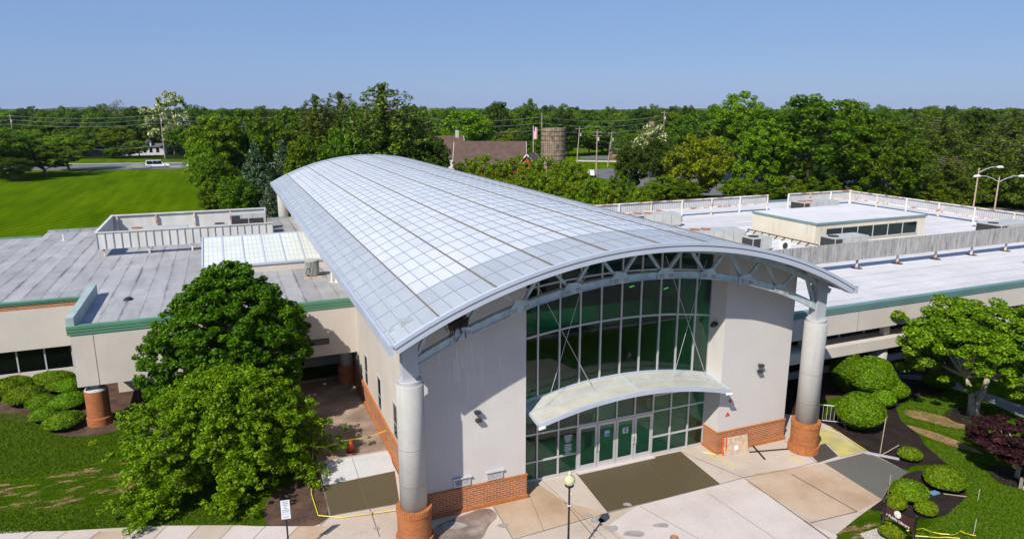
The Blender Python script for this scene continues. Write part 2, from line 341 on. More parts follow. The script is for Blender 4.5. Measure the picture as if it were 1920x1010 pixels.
def leafmat(name, dark, midc, light, extra=None, trans=0.35, rough=0.5):
    m, t, b = nm(name)
    g = N(t, 'ShaderNodeNewGeometry'); oi = N(t, 'ShaderNodeObjectInfo')
    c = ramp(t, g.outputs['Random Per Island'], [(0.0, dark), (0.55, midc), (1.0, light)] if not extra else [(0.0, dark), (0.4, midc), (0.62, light), (0.66, extra), (1.0, extra)])
    hs = N(t, 'ShaderNodeHueSaturation')
    L(t, math_(t, 'ADD', 0.485, math_(t, 'MULTIPLY', oi.outputs['Random'], 0.03)), hs.inputs['Hue'])
    L(t, math_(t, 'ADD', 1.02, math_(t, 'MULTIPLY', oi.outputs['Random'], 0.35)), hs.inputs['Value'])
    L(t, c, hs.inputs['Color'])
    cl = ramp(t, noise(t, coord(t, 'Object'), 7, 3), [(0.35, (0.33, 0.33, 0.33)), (0.65, (0.67, 0.67, 0.67))])
    c2 = mixc(t, 0.5, hs.outputs[0], cl, 'OVERLAY')
    L(t, c2, b.inputs['Base Color']); b.inputs['Roughness'].default_value = rough; b.inputs['Specular IOR Level'].default_value = 0.12
    tl = N(t, 'ShaderNodeBsdfTranslucent'); L(t, mixc(t, 1.0, c2, (1.15, 1.2, 0.2), 'MULTIPLY'), tl.inputs[0])
    ms = N(t, 'ShaderNodeMixShader'); ms.inputs[0].default_value = trans
    L(t, b.outputs[0], ms.inputs[1]); L(t, tl.outputs[0], ms.inputs[2]); L(t, ms.outputs[0], t.nodes['Material Output'].inputs[0])
leafmat('leaf_mid', (0.028, 0.062, 0.001), (0.068, 0.132, 0.002), (0.135, 0.215, 0.005))
leafmat('leaf_bright', (0.044, 0.092, 0.001), (0.105, 0.185, 0.002), (0.2, 0.285, 0.007))
leafmat('leaf_dark', (0.016, 0.042, 0.002), (0.036, 0.08, 0.003), (0.075, 0.13, 0.006))
leafmat('leaf_glossy', (0.02, 0.056, 0.001), (0.052, 0.13, 0.002), (0.115, 0.225, 0.006))
leafmat('leaf_lime', (0.044, 0.086, 0.001), (0.104, 0.174, 0.002), (0.230, 0.300, 0.008))
leafmat('leaf_yellow', (0.08, 0.12, 0.002), (0.165, 0.222, 0.003), (0.27, 0.33, 0.008))
leafmat('leaf_pine', (0.02, 0.045, 0.002), (0.056, 0.098, 0.003), (0.145, 0.185, 0.012), trans=0.15)
leafmat('leaf_spruce', (0.022, 0.05, 0.018), (0.052, 0.095, 0.04), (0.13, 0.19, 0.1), trans=0.1)
leafmat('leaf_bloom', (0.03, 0.07, 0.01), (0.08, 0.14, 0.02), (0.14, 0.20, 0.05), extra=(0.60, 0.56, 0.36))
leafmat('leaf_purple', (0.010, 0.003, 0.005), (0.024, 0.007, 0.010), (0.045, 0.014, 0.016), trans=0.15)
leafmat('leaf_box', (0.032, 0.075, 0.001), (0.078, 0.15, 0.002), (0.165, 0.255, 0.008), trans=0.2)
leafmat('leaf_bare', (0.06, 0.07, 0.03), (0.10, 0.11, 0.05), (0.16, 0.15, 0.09), trans=0.1)
M = MAT

# ------------------------------------------------------------------ object helpers
def tag(o, label=None, cat=None, group=None, kind=None):
    if label: o['label'] = label
    if cat: o['category'] = cat
    if group: o['group'] = group
    if kind: o['kind'] = kind
    return o
def thing(name, label, cat, loc=(0, 0, 0), rz=0, group=None):
    o = bpy.data.objects.new(name, None); COL.objects.link(o); o.location = loc; o.rotation_euler = (0, 0, rz)
    o.empty_display_size = 0.3
    return tag(o, label, cat, group)
class MB:
    def __init__(s): s.v = []; s.f = []; s.m = []; s.uv = {}; s.cur = 0
    def face(s, pts, flip=False):
        i = len(s.v); s.v += [tuple(p) for p in pts]; idx = list(range(i, i + len(pts)))
        s.f.append(idx[::-1] if flip else idx); s.m.append(s.cur)
    def add(s, vs, fs):
        i = len(s.v); s.v += [tuple(p) for p in vs]
        for f in fs: s.f.append([i + k for k in f]); s.m.append(s.cur)
    def box(s, a, b, mat=None):
        x0, y0, z0 = [min(p, q) for p, q in zip(a, b)]; x1, y1, z1 = [max(p, q) for p, q in zip(a, b)]
        vs = [(x0, y0, z0), (x1, y0, z0), (x1, y1, z0), (x0, y1, z0), (x0, y0, z1), (x1, y0, z1), (x1, y1, z1), (x0, y1, z1)]
        if mat: vs = [mat @ Vector(p) for p in vs]
        s.add(vs, [(0, 3, 2, 1), (4, 5, 6, 7), (0, 1, 5, 4), (1, 2, 6, 5), (2, 3, 7, 6), (3, 0, 4, 7)]); return s
    def bar(s, p, q, w, h=None, up=(0, 0, 1)):
        p = Vector(p); q = Vector(q); h = h or w; d = (q - p).normalized(); u = Vector(up)
        if abs(d.dot(u)) > 0.98: u = Vector((0, 1, 0))
        sx = d.cross(u).normalized() * w / 2; sz = sx.cross(d).normalized() * h / 2
        vs = [p - sx - sz, p + sx - sz, p + sx + sz, p - sx + sz, q - sx - sz, q + sx - sz, q + sx + sz, q - sx + sz]
        s.add(vs, [(0, 1, 2, 3), (7, 6, 5, 4), (0, 4, 5, 1), (1, 5, 6, 2), (2, 6, 7, 3), (3, 7, 4, 0)]); return s
    def tube(s, pts, rads, n=8, cap=True):
        pts = [Vector(p) for p in pts]
        if not isinstance(rads, (list, tuple)): rads = [rads] * len(pts)
        rings = []; ref = Vector((0.3, 0.2, 1)) if abs((pts[-1] - pts[0]).normalized().z) < 0.9 else Vector((1, 0.1, 0))
        for i, p in enumerate(pts):
            d = (pts[min(i + 1, len(pts) - 1)] - pts[max(i - 1, 0)]).normalized()
            a = d.cross(ref).normalized(); b = d.cross(a).normalized()
            rings.append([p + (a * math.cos(2 * math.pi * k / n) + b * math.sin(2 * math.pi * k / n)) * rads[i] for k in range(n)])
        i0 = len(s.v)
        for r in rings: s.v += [tuple(p) for p in r]
        for i in range(len(pts) - 1):
            for k in range(n):
                k2 = (k + 1) % n; a = i0 + i * n
                s.f.append([a + k, a + n + k, a + n + k2, a + k2]); s.m.append(s.cur)
        if cap:
            s.f.append([i0 + k for k in range(n)]); s.m.append(s.cur)
            s.f.append([i0 + (len(pts) - 1) * n + k for k in range(n)][::-1]); s.m.append(s.cur)
        return s
    def lathe(s, c, prof, n=24, uvs=False):
        c = Vector(c); i0 = len(s.v)
        for r, z in prof:
            s.v += [(c.x + r * math.cos(2 * math.pi * k / n), c.y + r * math.sin(2 * math.pi * k / n), c.z + z) for k in range(n)]
        arc = 0
        for i in range(len(prof) - 1):
            for k in range(n):
                k2 = (k + 1) % n; a = i0 + i * n
                if uvs:
                    rr = prof[1][0]
                    s.uv[len(s.f)] = [(2 * math.pi * rr * k / n, prof[i][1]), (2 * math.pi * rr * (k + 1) / n, prof[i][1]), (2 * math.pi * rr * (k + 1) / n, prof[i + 1][1]), (2 * math.pi * rr * k / n, prof[i + 1][1])]
                s.f.append([a + k, a + k2, a + n + k2, a + n + k]); s.m.append(s.cur)
        s.f.append([i0 + (len(prof) - 1) * n + k for k in range(n)]); s.m.append(s.cur)
        s.f.append([i0 + k for k in range(n)][::-1]); s.m.append(s.cur)
        return s
    def poly_prism(s, pts, z0, z1):     # horizontal polygon extruded
        n = len(pts); s.add([(p[0], p[1], z0) for p in pts] + [(p[0], p[1], z1) for p in pts],
              [tuple(range(n))[::-1], tuple(range(n, 2 * n))] + [(k, (k + 1) % n, n + (k + 1) % n, n + k) for k in range(n)]); return s
    def build(s, name, mat, parent=None, smooth=False, **kw):
        me = bpy.data.meshes.new(name); me.from_pydata(s.v, [], s.f)
        mats = mat if isinstance(mat, (list, tuple)) else [mat]
        for mm in mats: me.materials.append(M[mm] if isinstance(mm, str) else mm)
        if len(mats) > 1: me.polygons.foreach_set('material_index', s.m)
        if s.uv:
            ul = me.uv_layers.new(name='UVMap')
            for fi, uvc in s.uv.items():
                p = me.polygons[fi]
                for li, c in zip(p.loop_indices, uvc): ul.data[li].uv = c
        if smooth: me.polygons.foreach_set('use_smooth', [True] * len(me.polygons))
        me.update()
        o = bpy.data.objects.new(name, me); COL.objects.link(o)
        if parent: o.parent = parent
        return tag(o, **kw)
def copy_thing(root, loc=None, rz=None, scale=None, label=None, group=None, cat=None):
    r = root.copy(); COL.objects.link(r)
    if loc is not None: r.location = loc
    if rz is not None: r.rotation_euler = (0, 0, rz)
    if scale is not None: r.scale = scale
    if label: r['label'] = label
    if group: r['group'] = group
    elif 'group' in r: del r['group']
    if cat: r['category'] = cat
    for ch in root.children:
        c = ch.copy(); COL.objects.link(c); c.parent = r
        for g in ch.children:
            d = g.copy(); COL.objects.link(d); d.parent = c
    return r
def sheet(name, pts, z, mat, kind='structure', parent=None, **kw):
    mb = MB()
    # orient upward
    A = sum(pts[i][0] * pts[(i + 1) % len(pts)][1] - pts[(i + 1) % len(pts)][0] * pts[i][1] for i in range(len(pts)))
    if A < 0: pts = pts[::-1]
    from mathutils.geometry import tessellate_polygon
    P = [Vector((p[0], p[1], z)) for p in pts]
    mb.v = [tuple(p) for p in P]
    for tr in tessellate_polygon([P]):
        a, b_, c = [P[i] for i in tr]
        f = list(tr) if (b_ - a).cross(c - a).z > 0 else list(tr)[::-1]
        mb.f.append(f); mb.m.append(0)
    return mb.build(name, mat, parent, kind=kind, **kw)
def smoothpoly(pts, it=2):
    for _ in range(it):
        q = []
        for i in range(len(pts)):
            a, b_ = pts[i], pts[(i + 1) % len(pts)]
            q += [(a[0] * .75 + b_[0] * .25, a[1] * .75 + b_[1] * .25), (a[0] * .25 + b_[0] * .75, a[1] * .25 + b_[1] * .75)]
        pts = q
    return pts
def text_mesh(name, txt, size, mat, parent, matrix, align='CENTER', extrude=0.004, label=None):
    cu_ = bpy.data.curves.new(name, 'FONT'); cu_.body = txt; cu_.size = size; cu_.align_x = align; cu_.align_y = 'CENTER'; cu_.extrude = extrude
    ob = bpy.data.objects.new(name, cu_); COL.objects.link(ob)
    dg = bpy.context.evaluated_depsgraph_get(); me = bpy.data.meshes.new_from_object(ob.evaluated_get(dg))
    bpy.data.objects.remove(ob)
    me.materials.clear(); me.materials.append(M[mat]); me.transform(matrix)
    o = bpy.data.objects.new(name, me); COL.objects.link(o); o.parent = parent
    return o

# ------------------------------------------------------------------ ground, paving, roads
sheet('ground', [(-6000, -3000), (9000, -3000), (9000, 9000), (-6000, 9000)], 0.0, 'grass')
P = lambda *a: [tuple(at(x, y)[:2]) for x, y in a]
# plaza: front edge from the left sidewalk to the right garden
plaza = P((-60, 1012), (0, 1003), (150, 993), (300, 985), (450, 984), (560, 991), (600, 982), (618, 968)) + \
        P((603, 905), (594, 866), (584, 820), (575, 775), (560, 735)) + [(2.6, 42.5), (6.3, 42.5), (6.3, 25.1), (10.9, 25.1), (10.9, 26.7), (21.3, 26.7), (21.3, 25.1), (25.5, 25.1), (25.5, 27.6), (27.5, 27.6)] + \
        P((1533, 789), (1561, 801), (1625, 844), (1702, 885), (1668, 909), (1653, 937), (1607, 970), (1555, 1012)) + [(19.5, 12.0), (6, 10.5), (-7, 12), (-9.6, 22)]
sheet('plaza_paving', plaza, 0.012, 'paving')
sheet('car_park', [(-70, -80), (90, -80), (90, 5), (30, 8), (6, 8.5), (-10, 8.5), (-70, 8)], 0.010, 'asphalt')
def slab(name, pts, z, mat): return sheet(name, P(*pts), z, mat)
slab('new_concrete', ((1080, 887), (1275.6, 846), (1351, 907.7), (1138.8, 960)), 0.018, 'new_brown')
slab('new_concrete', ((1545.6, 868), (1625, 848), (1702, 885.5), (1668, 908), (1653, 936)), 0.018, 'new_grey')
slab('new_concrete', ((1508.8, 843), (1547, 831), (1571.7, 855), (1535, 867)), 0.018, 'new_dark')
slab('paving_patch', ((1530, 812), (1548, 806), (1585, 826), (1622, 845), (1575, 856), (1549, 830.5), (1528, 836)), 0.017, 'yellow_patch')
slab('new_concrete', ((607, 911), (740, 883), (749, 943), (620, 966)), 0.018, 'new_brown')
slab('walkway_slab', ((595, 867), (729, 843), (740, 882), (607, 910)), 0.018, 'walk_white')
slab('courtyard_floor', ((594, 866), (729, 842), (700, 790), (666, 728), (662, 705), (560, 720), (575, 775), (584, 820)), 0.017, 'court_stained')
slab('paving_patch', ((1415, 887), (1548, 868.5), (1653, 937), (1607, 958), (1520, 975), (1400, 905)), 0.016, 'paving_tan')
slab('paving_patch', ((1195, 948), (1395, 896), (1508, 978), (1570, 1004), (1560, 1030), (1215, 1040), (1140, 985)), 0.0145, 'paving_pale')
slab('paving_patch', ((963, 1008), (1138, 962), (1060, 941), (1000, 900), (925, 946), (940, 975)), 0.0165, 'paving_tan')
st = smoothpoly(P((812, 1004), (814, 985), (870, 965), (905, 952), (925, 955), (935, 968), (915, 985), (905, 1012), (860, 1030), (815, 1025)), 2)
sheet('wet_stain', st, 0.020, 'wet_stain')
def joints():
    mb = MB()
    def j(a, b, w=0.035, z=0.0225):
        p, q = at(*a, z), at(*b, z); d = (q - p).normalized(); s = Vector((-d.y, d.x, 0)) * w / 2
        mb.face([p - s, q - s, q + s, p + s][::1])
    j((962, 1010), (1138, 961)); j((1138, 961), (1349, 907)); j((1349, 907), (1400, 893)); j((1400, 893), (1475, 880))
    j((925, 948), (962, 1010)); j((1058, 940), (1115, 1007)); j((1014, 898), (1138, 1010), .02); j((992, 925), (1020, 995), .02)
    j((1398, 897), (1508, 975), .05); j((1508, 975), (1560, 1012), .09); j((1484, 888), (1607, 958), .07); j((1607, 958), (1520, 979), .05)
    j((1276, 846), (1398, 896), .03); j((1475, 880), (1545, 862), .025); j((1470, 825), (1535, 867), .03)
    j((1200, 948), (1330, 1020), .02); j((1330, 925), (1470, 1020), .02); j((1130, 985), (1190, 1030), .02)
    j((1205, 862), (1275, 925), .012); j((600, 985), (618, 968), .03); j((692, 950), (712, 1005)); j((620, 966), (749, 943), .03)
    j((670, 895), (690, 952), .02); j((660, 857), (673, 896), .02); j((607, 910), (740, 882.5), .02); j((595, 867), (729, 843), .03)
    j((598, 800), (715, 780), .02); j((592, 865), (620, 967), .05); j((590, 770), (700, 755), .02)
    for x in range(-20, 620, 62):
        j((x - 8, 1016), (x + 22, 985 if x > 250 else 995), .02)
    j((1625, 846), (1560, 801), .06); j((1625, 846), (1702, 885), .06)
    mb.build('paving_joints', 'joint', kind='structure')
joints()
sheet('mulch_bed', [(-13, 43.4), (-8, 40.1), (2.4, 40.1), (2.4, 47.6), (-13, 47.6)], 0.0125, 'mulch_pale')
random.seed(21)
for x in range(-20, 560, 62):
    a = (x - 8, 1016); b_ = (x + 22, 986 if x > 250 else 996); c_ = (x + 84, 986 if x > 190 else 995); d_ = (x + 54, 1016)
    sheet('paving_patch', P(a, b_, c_, d_), 0.0138, random.choice(('paving_tan', 'paving_pale', 'paving_tan', 'paving')))
for cx_, cy_, w_, h_ in ((945, 985, 14, 5), (1100, 966, 12, 6), (1118, 975, 16, 8), (1145, 990, 18, 8), (1186, 1000, 24, 9), (1128, 975, 9, 5), (1176, 946, 12, 4), (1240, 985, 20, 6), (705, 990, 8, 6), (850, 985, 30, 8)):
    g0 = [(cx_ + w_ * math.cos(k * .785) * random.uniform(.5, 1.1), cy_ + h_ * math.sin(k * .785) * random.uniform(.5, 1.1)) for k in range(8)]
    sheet('stain', smoothpoly(P(*g0)), 0.0245, 'stain')
for k in range(13):
    sheet('mirrored_parking_line', [(-14 + k * 2.7, -6.0), (-13.88 + k * 2.7, -6.0), (-13.88 + k * 2.7, -.8), (-14 + k * 2.7, -.8)], 0.02, 'white_paint')  # bay lines added out of view for the entrance glass to mirror
sheet('mirrored_parking_line', [(-30, 7.6), (60, 7.6), (60, 7.75), (-30, 7.75)], 0.02, 'white_paint')
# kerb lip beside the right bed
# beds and worn strips
sheet('mulch_bed', smoothpoly(P((-40, 745), (60, 740), (150, 735), (240, 745), (300, 770), (270, 790), (205, 812), (150, 820), (100, 815), (55, 790), (30, 770), (-40, 765))), 0.014, 'mulch_pale')
sheet('mulch_bed', smoothpoly(P((440, 760), (600, 740), (590, 800), (605, 900), (618, 965), (600, 985), (545, 992), (490, 985), (500, 930), (560, 900), (555, 850), (500, 810))), 0.0135, 'mulch_pale')
sheet('worn_lawn', smoothpoly(P((-30, 905), (60, 900), (180, 870), (260, 855), (340, 865), (430, 880), (400, 915), (250, 925), (120, 950), (-30, 965))), 0.008, 'worn_grass')
# courtyard / under the right wing
sheet('mulch_bed', [(26.2, 27.2)] + smoothpoly(P((1533, 789), (1561, 801), (1625, 844), (1702, 885), (1708, 870), (1795, 872), (1770, 850), (1735, 840), (1725, 815), (1690, 790), (1680, 765), (1700, 745), (1775, 738), (1770, 722), (1720, 712), (1640, 700)))
      + [(33, 31), (26.2, 31)], 0.011, 'mulch')
sheet('mulch_bed', smoothpoly(P((1655, 935), (1668, 910), (1702, 885), (1735, 880), (1800, 905), (1815, 930), (1800, 955), (1760, 970), (1715, 975), (1660, 960), (1625, 955))), 0.011, 'mulch')
sheet('mulch_bed', smoothpoly(P((1765, 775), (1790, 763), (1850, 770), (1862, 785), (1840, 797), (1795, 795))), 0.0115, 'mulch')
sheet('mulch_bed', smoothpoly(P((1840, 870), (1900, 880), (1960, 880), (1990, 930), (1930, 925), (1870, 905))), 0.0115, 'mulch')
sheet('worn_lawn', smoothpoly(P((1555, 1010), (1607, 968), (1650, 940), (1662, 960), (1690, 975), (1700, 1000), (1650, 1020))), 0.009, 'worn_grass')
sheet('bare_soil_strip', smoothpoly(P((1694, 794), (1712, 799), (1760, 812), (1810, 832), (1850, 852), (1838, 850), (1790, 838), (1720, 812))), 0.0095, 'bare_soil')
sheet('bare_soil_strip', smoothpoly(P((1690, 768), (1720, 768), (1770, 780), (1820, 800), (1800, 806), (1740, 790), (1700, 780))), 0.0095, 'bare_soil')
sheet('gravel_pad', P((1612, 1000), (1650, 988), (1668, 985), (1675, 1030), (1640, 1030)), 0.0125, 'gravel')
sheet('garden_path', P((1640, 706), (1735, 713), (1820, 739), (1920, 783), (2050, 850), (2050, 815), (1920, 762), (1800, 718), (1740, 704), (1640, 698)), 0.013, 'asphalt_path')
sheet('mulch_bed', [(28, 27.9), (56, 27.9), (56, 29.6), (28, 31)], 0.0105, 'mulch_pale')
# distant roads
sheet('road', [tuple(at(-300, 322)[:2]), tuple(at(120, 319.5)[:2]), tuple(at(300, 317)[:2]), tuple(at(380, 315.5)[:2]), tuple(at(600, 311)[:2]), tuple(at(600, 303)[:2]), tuple(at(380, 305)[:2]), tuple(at(120, 308.5)[:2]), tuple(at(-300, 312)[:2])], 0.03, 'asphalt')
for a, b_ in (((120, 314.2), (380, 310.8)), ((120, 313.6), (380, 310.2))):
    p, q = at(*a), at(*b_); sheet('road_marking', [(p.x, p.y), (q.x, q.y), (q.x, q.y + .25), (p.x, p.y + .25)], 0.045, 'yellow_tape')
sheet('road_marking', P((318, 312.8), (338, 312.6), (338, 311.9), (318, 312.1)), 0.045, 'white_paint')
sheet('verge_kerb', P((120, 308.3), (380, 305), (380, 304.2), (120, 307.4)), 0.045, 'paving_pale')
sheet('parking_lot', P((1060, 322), (1140, 316), (1300, 322), (1500, 330), (1700, 345), (1760, 372), (1500, 366), (1300, 366), (1200, 352), (1110, 330)), 0.03, 'asphalt')
sheet('road', P((1090, 297.5), (1170, 300.5), (1300, 306), (1300, 299), (1170, 294), (1080, 291)), 0.03, 'asphalt')
sheet('far_pavement', P((1080, 303), (1170, 304.5), (1170, 302), (1080, 300.5)), 0.05, 'paving_pale')
sheet('road', P((1800, 395), (1960, 408), (1960, 397), (1860, 389)), 0.03, 'asphalt')
sheet('road', P((560, 330), (700, 330), (700, 318), (560, 318)), 0.02, 'asphalt')

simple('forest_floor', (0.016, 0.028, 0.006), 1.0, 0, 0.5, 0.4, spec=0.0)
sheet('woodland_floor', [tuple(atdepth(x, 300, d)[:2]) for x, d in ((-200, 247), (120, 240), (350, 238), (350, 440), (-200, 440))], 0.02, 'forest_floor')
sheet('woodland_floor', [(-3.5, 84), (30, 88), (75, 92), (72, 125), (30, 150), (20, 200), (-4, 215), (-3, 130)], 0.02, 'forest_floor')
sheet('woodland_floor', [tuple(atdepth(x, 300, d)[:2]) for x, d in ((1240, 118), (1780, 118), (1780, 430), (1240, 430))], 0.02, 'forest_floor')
# ------------------------------------------------------------------ the library
RC = 15.6; RR = 22.0; ZTOP = 11.35; YF = 22.5; YB = 82.0; HALF = 11.2 / RR
def arc(s_, off=0.0):      # s_ arc length from the crown, off = inward offset
    a = s_ / RR; return RC + (RR - off) * math.sin(a), ZTOP - RR + (RR - off) * math.cos(a)
def under(x, off=0.35): return ZTOP - RR + math.sqrt((RR - off) ** 2 - (x - RC) ** 2)
lib = thing('library_building', 'long pale library with a white barrel vault roof over green glass entrance front', 'library')
mb = MB(); NS = 76; S = [-11.2 + 22.4 * i / NS for i in range(NS + 1)]
for i in range(NS):
    (x0, z0), (x1, z1) = arc(S[i]), arc(S[i + 1])
    for k in range(12):
        ya, yb = YF + (YB - YF) * k / 12, YF + (YB - YF) * (k + 1) / 12
        mb.uv[len(mb.f)] = [(S[i], ya - YF), (S[i + 1], ya - YF), (S[i + 1], yb - YF), (S[i], yb - YF)]
        mb.face([(x0, ya, z0), (x1, ya, z0 * 0 + z1), (x1, yb, z1), (x0, yb, z0)])
roof = mb.build('vault_roof', 'vault_panel', lib, smooth=True)
mb = MB()      # underside deck and end ribs
for i in range(NS):
    (x0, z0), (x1, z1) = arc(S[i], 0.16), arc(S[i + 1], 0.16)
    mb.face([(x0, YF, z0), (x0, YB, z0), (x1, YB, z1), (x1, YF, z1)])
mb.build('roof_underside', 'steel_post', roof, smooth=True)
mb = MB()
for Y0, Y1 in ((YF - 0.10, YF + 0.06), (YB - 0.06, YB + 0.1)):
    for i in range(NS):
        a, b_ = S[i], S[i + 1]
        for o0, o1, dy in ((-0.03, 0.10, 0), (0.12, 0.34, 0.04)):
            P0, P1, Q0, Q1 = arc(a, o0), arc(b_, o0), arc(a, o1), arc(b_, o1)
            ya = Y0 + dy; yb = Y1 + 0.3 * (dy > 0)
            mb.add([(P0[0], ya, P0[1]), (P1[0], ya, P1[1]), (Q1[0], ya, Q1[1]), (Q0[0], ya, Q0[1]),
                    (P0[0], yb, P0[1]), (P1[0], yb, P1[1]), (Q1[0], yb, Q1[1]), (Q0[0], yb, Q0[1])],
                   [(0, 1, 2, 3)[::-1], (4, 5, 6, 7), (0, 1, 5, 4), (3, 2, 6, 7)[::-1]])
for sg in (-1, 1):          # eave gutters
    x, z = arc(sg * 11.2); mb.box((x - 0.02, YF - .1, z - 0.30), (x + sg * 0.16, YB + .1, z + 0.06))
mb.build('roof_fascia', 'fascia_grey', roof)
mb = MB()
for k in range(-4, 5):
    x, z = arc(2.33 * k, -0.02); mb.bar((x, YF, z), (x, YB, z), 0.06, 0.045, up=(math.sin(2.33 * k / RR), 0, math.cos(2.33 * k / RR)))
mb.build('roof_seam', 'roof_seam', roof)
mb = MB()
for k in range(-19, 20):
    if k % 4 == 0: continue
    s_ = 2.33 * k / 4; x, z = arc(s_, -0.012); mb.bar((x, YF, z), (x, YB, z), 0.035, 0.03, up=(math.sin(s_ / RR), 0, math.cos(s_ / RR)))
yy = YF + 1.57
while yy < YB - 0.3:
    for i in range(0, NS, 2):
        (x0, z0), (x1, z1) = arc(S[i], -0.012), arc(S[min(i + 2, NS)], -0.012)
        mb.bar((x0, yy, z0), (x1, yy, z1), 0.05, 0.03)
    yy += 1.57
mb.build('panel_bars', 'panel_bar', roof)
for k in range(-4, 5):
    x, z = arc(2.33 * k, 0.30); mb = MB(); mb.bar((x, YF + 0.3, z), (x, 26, z), 0.12, 0.24); mb.build('purlin', 'steel_post', roof)

def curved_wall(x0, x1, y0, y1, zb, name, mat, parent):
    mb = MB(); n = 14; xs = [x0 + (x1 - x0) * i / n for i in range(n + 1)]
    for i in range(n):
        a, b_ = xs[i], xs[i + 1]; za, zc = under(a, 0.2), under(b_, 0.2)
        mb.face([(a, y0, zb), (b_, y0, zb), (b_, y0, zc), (a, y0, za)]); mb.face([(a, y1, zb), (a, y1, za), (b_, y1, zc), (b_, y1, zb)])
    for x, fl in ((x0, False), (x1, True)):
        mb.face([(x, y1, zb), (x, y0, zb), (x, y0, under(x, 0.2)), (x, y1, under(x, 0.2))], fl)
    return mb.build(name, mat, parent)
def wallpanel(x0, x1):
    wl = curved_wall(x0, x1, 25.0, 26.6, 1.14, 'front_wall', 'stucco', lib)
    mb = MB(); mb.box((x0 - .04, 24.95, 0.1), (x1 + .04, 26.6, 1.06)); mb.build('brick_base', 'brick', wl)
    mb = MB(); mb.box((x0 - .07, 24.92, 1.06), (x1 + .07, 26.6, 1.145)); mb.build('brick_course', 'brick_cap', wl)
    mb = MB(); mb.box((x0 - .09, 24.88, 0.0), (x1 + .09, 26.6, 0.16)); mb.build('brick_footing', 'brick_cap', wl); return wl
wl1 = wallpanel(6.48, 10.98); wl2 = wallpanel(21.2, 25.38)
mb = MB()      # bird streaks below the nest
random.seed(5)
for i in range(26):
    x = random.gauss(8.6, 0.55); z = random.uniform(6.2, 7.6); h = random.uniform(0.15, 1.5); w_ = random.choice((.008, .012, .02))
    mb.face([(x, 24.996, z - h), (x + w_, 24.996, z - h), (x + w_, 24.996, z), (x, 24.996, z)])
mb.build('bird_droppings', 'white_paint', wl1)
for px_ in (866, 927):       # louvred vents
    p = atY(px_, 905, 25); mb = MB(); x = p.x; z = 1.20
    mb.box((x - .36, 24.93, z), (x + .36, 25.0, z + .05)); mb.box((x - .36, 24.93, z + .05), (x - .31, 25.0, z + .36)); mb.box((x + .31, 24.93, z + .05), (x + .36, 25.0, z + .36)); mb.box((x - .42, 24.88, z + .36), (x + .42, 25.0, z + .41))
    for k in range(5): mb.bar((x - .31, 24.95, z + .08 + k * .06), (x + .31, 24.95, z + .08 + k * .06), .05, .015, up=(0, -0.5, 1))
    mb.build('wall_vent', 'alu', wl1)
def sconce(parent, x, z, Y=25.0):
    mb = MB(); mb.box((x - .05, Y - .10, z - .03), (x + .05, Y - .0, z + .05)); mb.box((x - .13, Y - .22, z - .04), (x + .13, Y - .08, z + .06)); mb.bar((x, Y - .22, z + .01), (x, Y - .27, z - .01), .24, .08)
    mb.build('wall_light', 'dark_metal', parent)
for px_, py_ in ((893, 770), (895, 785)):
    p = atY(px_, py_, 25); sconce(wl1, p.x, p.z)
for px_, py_ in ((1423, 683), (1421, 694)):
    p = atY(px_, py_, 25); sconce(wl2, p.x, p.z)
mb = MB(); p = atY(1364, 776, 25); mb.v = [(p.x - .16, 24.985, p.z - .1), (p.x + .16, 24.985, p.z - .1), (p.x, 24.985, p.z + .14)]; mb.f = [[0, 1, 2]]; mb.m = [0]; mb.build('warning_sticker', 'emblem_red', wl2)
mb = MB(); p = atY(1368, 751, 25); mb.lathe((p.x, 24.95, p.z), [(.06, -.05), (.06, .05)], 8); mb.build('alarm_sounder', 'emblem_red', wl2)
mb = MB(); mb.box((21.10, 25.5, 6.45), (21.2, 25.8, 6.58)); mb.box((20.95, 25.55, 6.36), (21.12, 25.75, 6.52)); mb.build('wall_light', 'dark_metal', wl2)
# side walls with brick plinth and small windows
sw = MB(); sw.box((6.50, 26.6, 1.14), (7.0, YB - 2, 9.2)); sw = sw.build('side_wall', 'wing_render', lib)
mb = MB(); mb.box((6.42, 26.6, .1), (6.98, 42.4, 1.06)); mb.build('brick_base', 'brick', sw)
mb = MB(); mb.box((6.38, 26.6, 1.06), (6.98, 42.4, 1.145)); mb.build('brick_course', 'brick_cap', sw)
mb = MB(); mb.box((6.34, 26.6, 0), (6.98, 42.4, .14)); mb.build('brick_footing', 'brick_cap', sw)
mb = MB(); mb.box((6.16, 26.6, 0), (6.5, 28.3, 1.25)); mb.build('brick_pier', 'brick', sw)
for y in (30.0, 33.55, 37.1):
    fr = MB(); y0, y1, z0, z1 = y - .35, y + .35, 1.35, 3.05
    fr.box((6.46, y0 - .06, z0 - .06), (6.52, y1 + .06, z0)); fr.box((6.46, y0 - .06, z1), (6.52, y1 + .06, z1 + .06)); fr.box((6.46, y0 - .06, z0), (6.52, y0, z1)); fr.box((6.46, y1, z0), (6.52, y1 + .06, z1)); fr.box((6.47, y0, 2.05), (6.51, y1, 2.1))
    f_ = fr.build('window', 'alu', sw)
    g = MB(); g.box((6.48, y0, z0), (6.495, y1, z1)); g.build('pane', 'glass_teal', f_)
sr = MB(); sr.box((25.0, 26.6, 0), (25.36, YB - 2, 9.0)); sr.build('side_wall', 'wing_render', lib)
bw = curved_wall(6.5, 25.2, YB - 2.4, YB - 2, 0, 'back_wall', 'wing_render', lib)

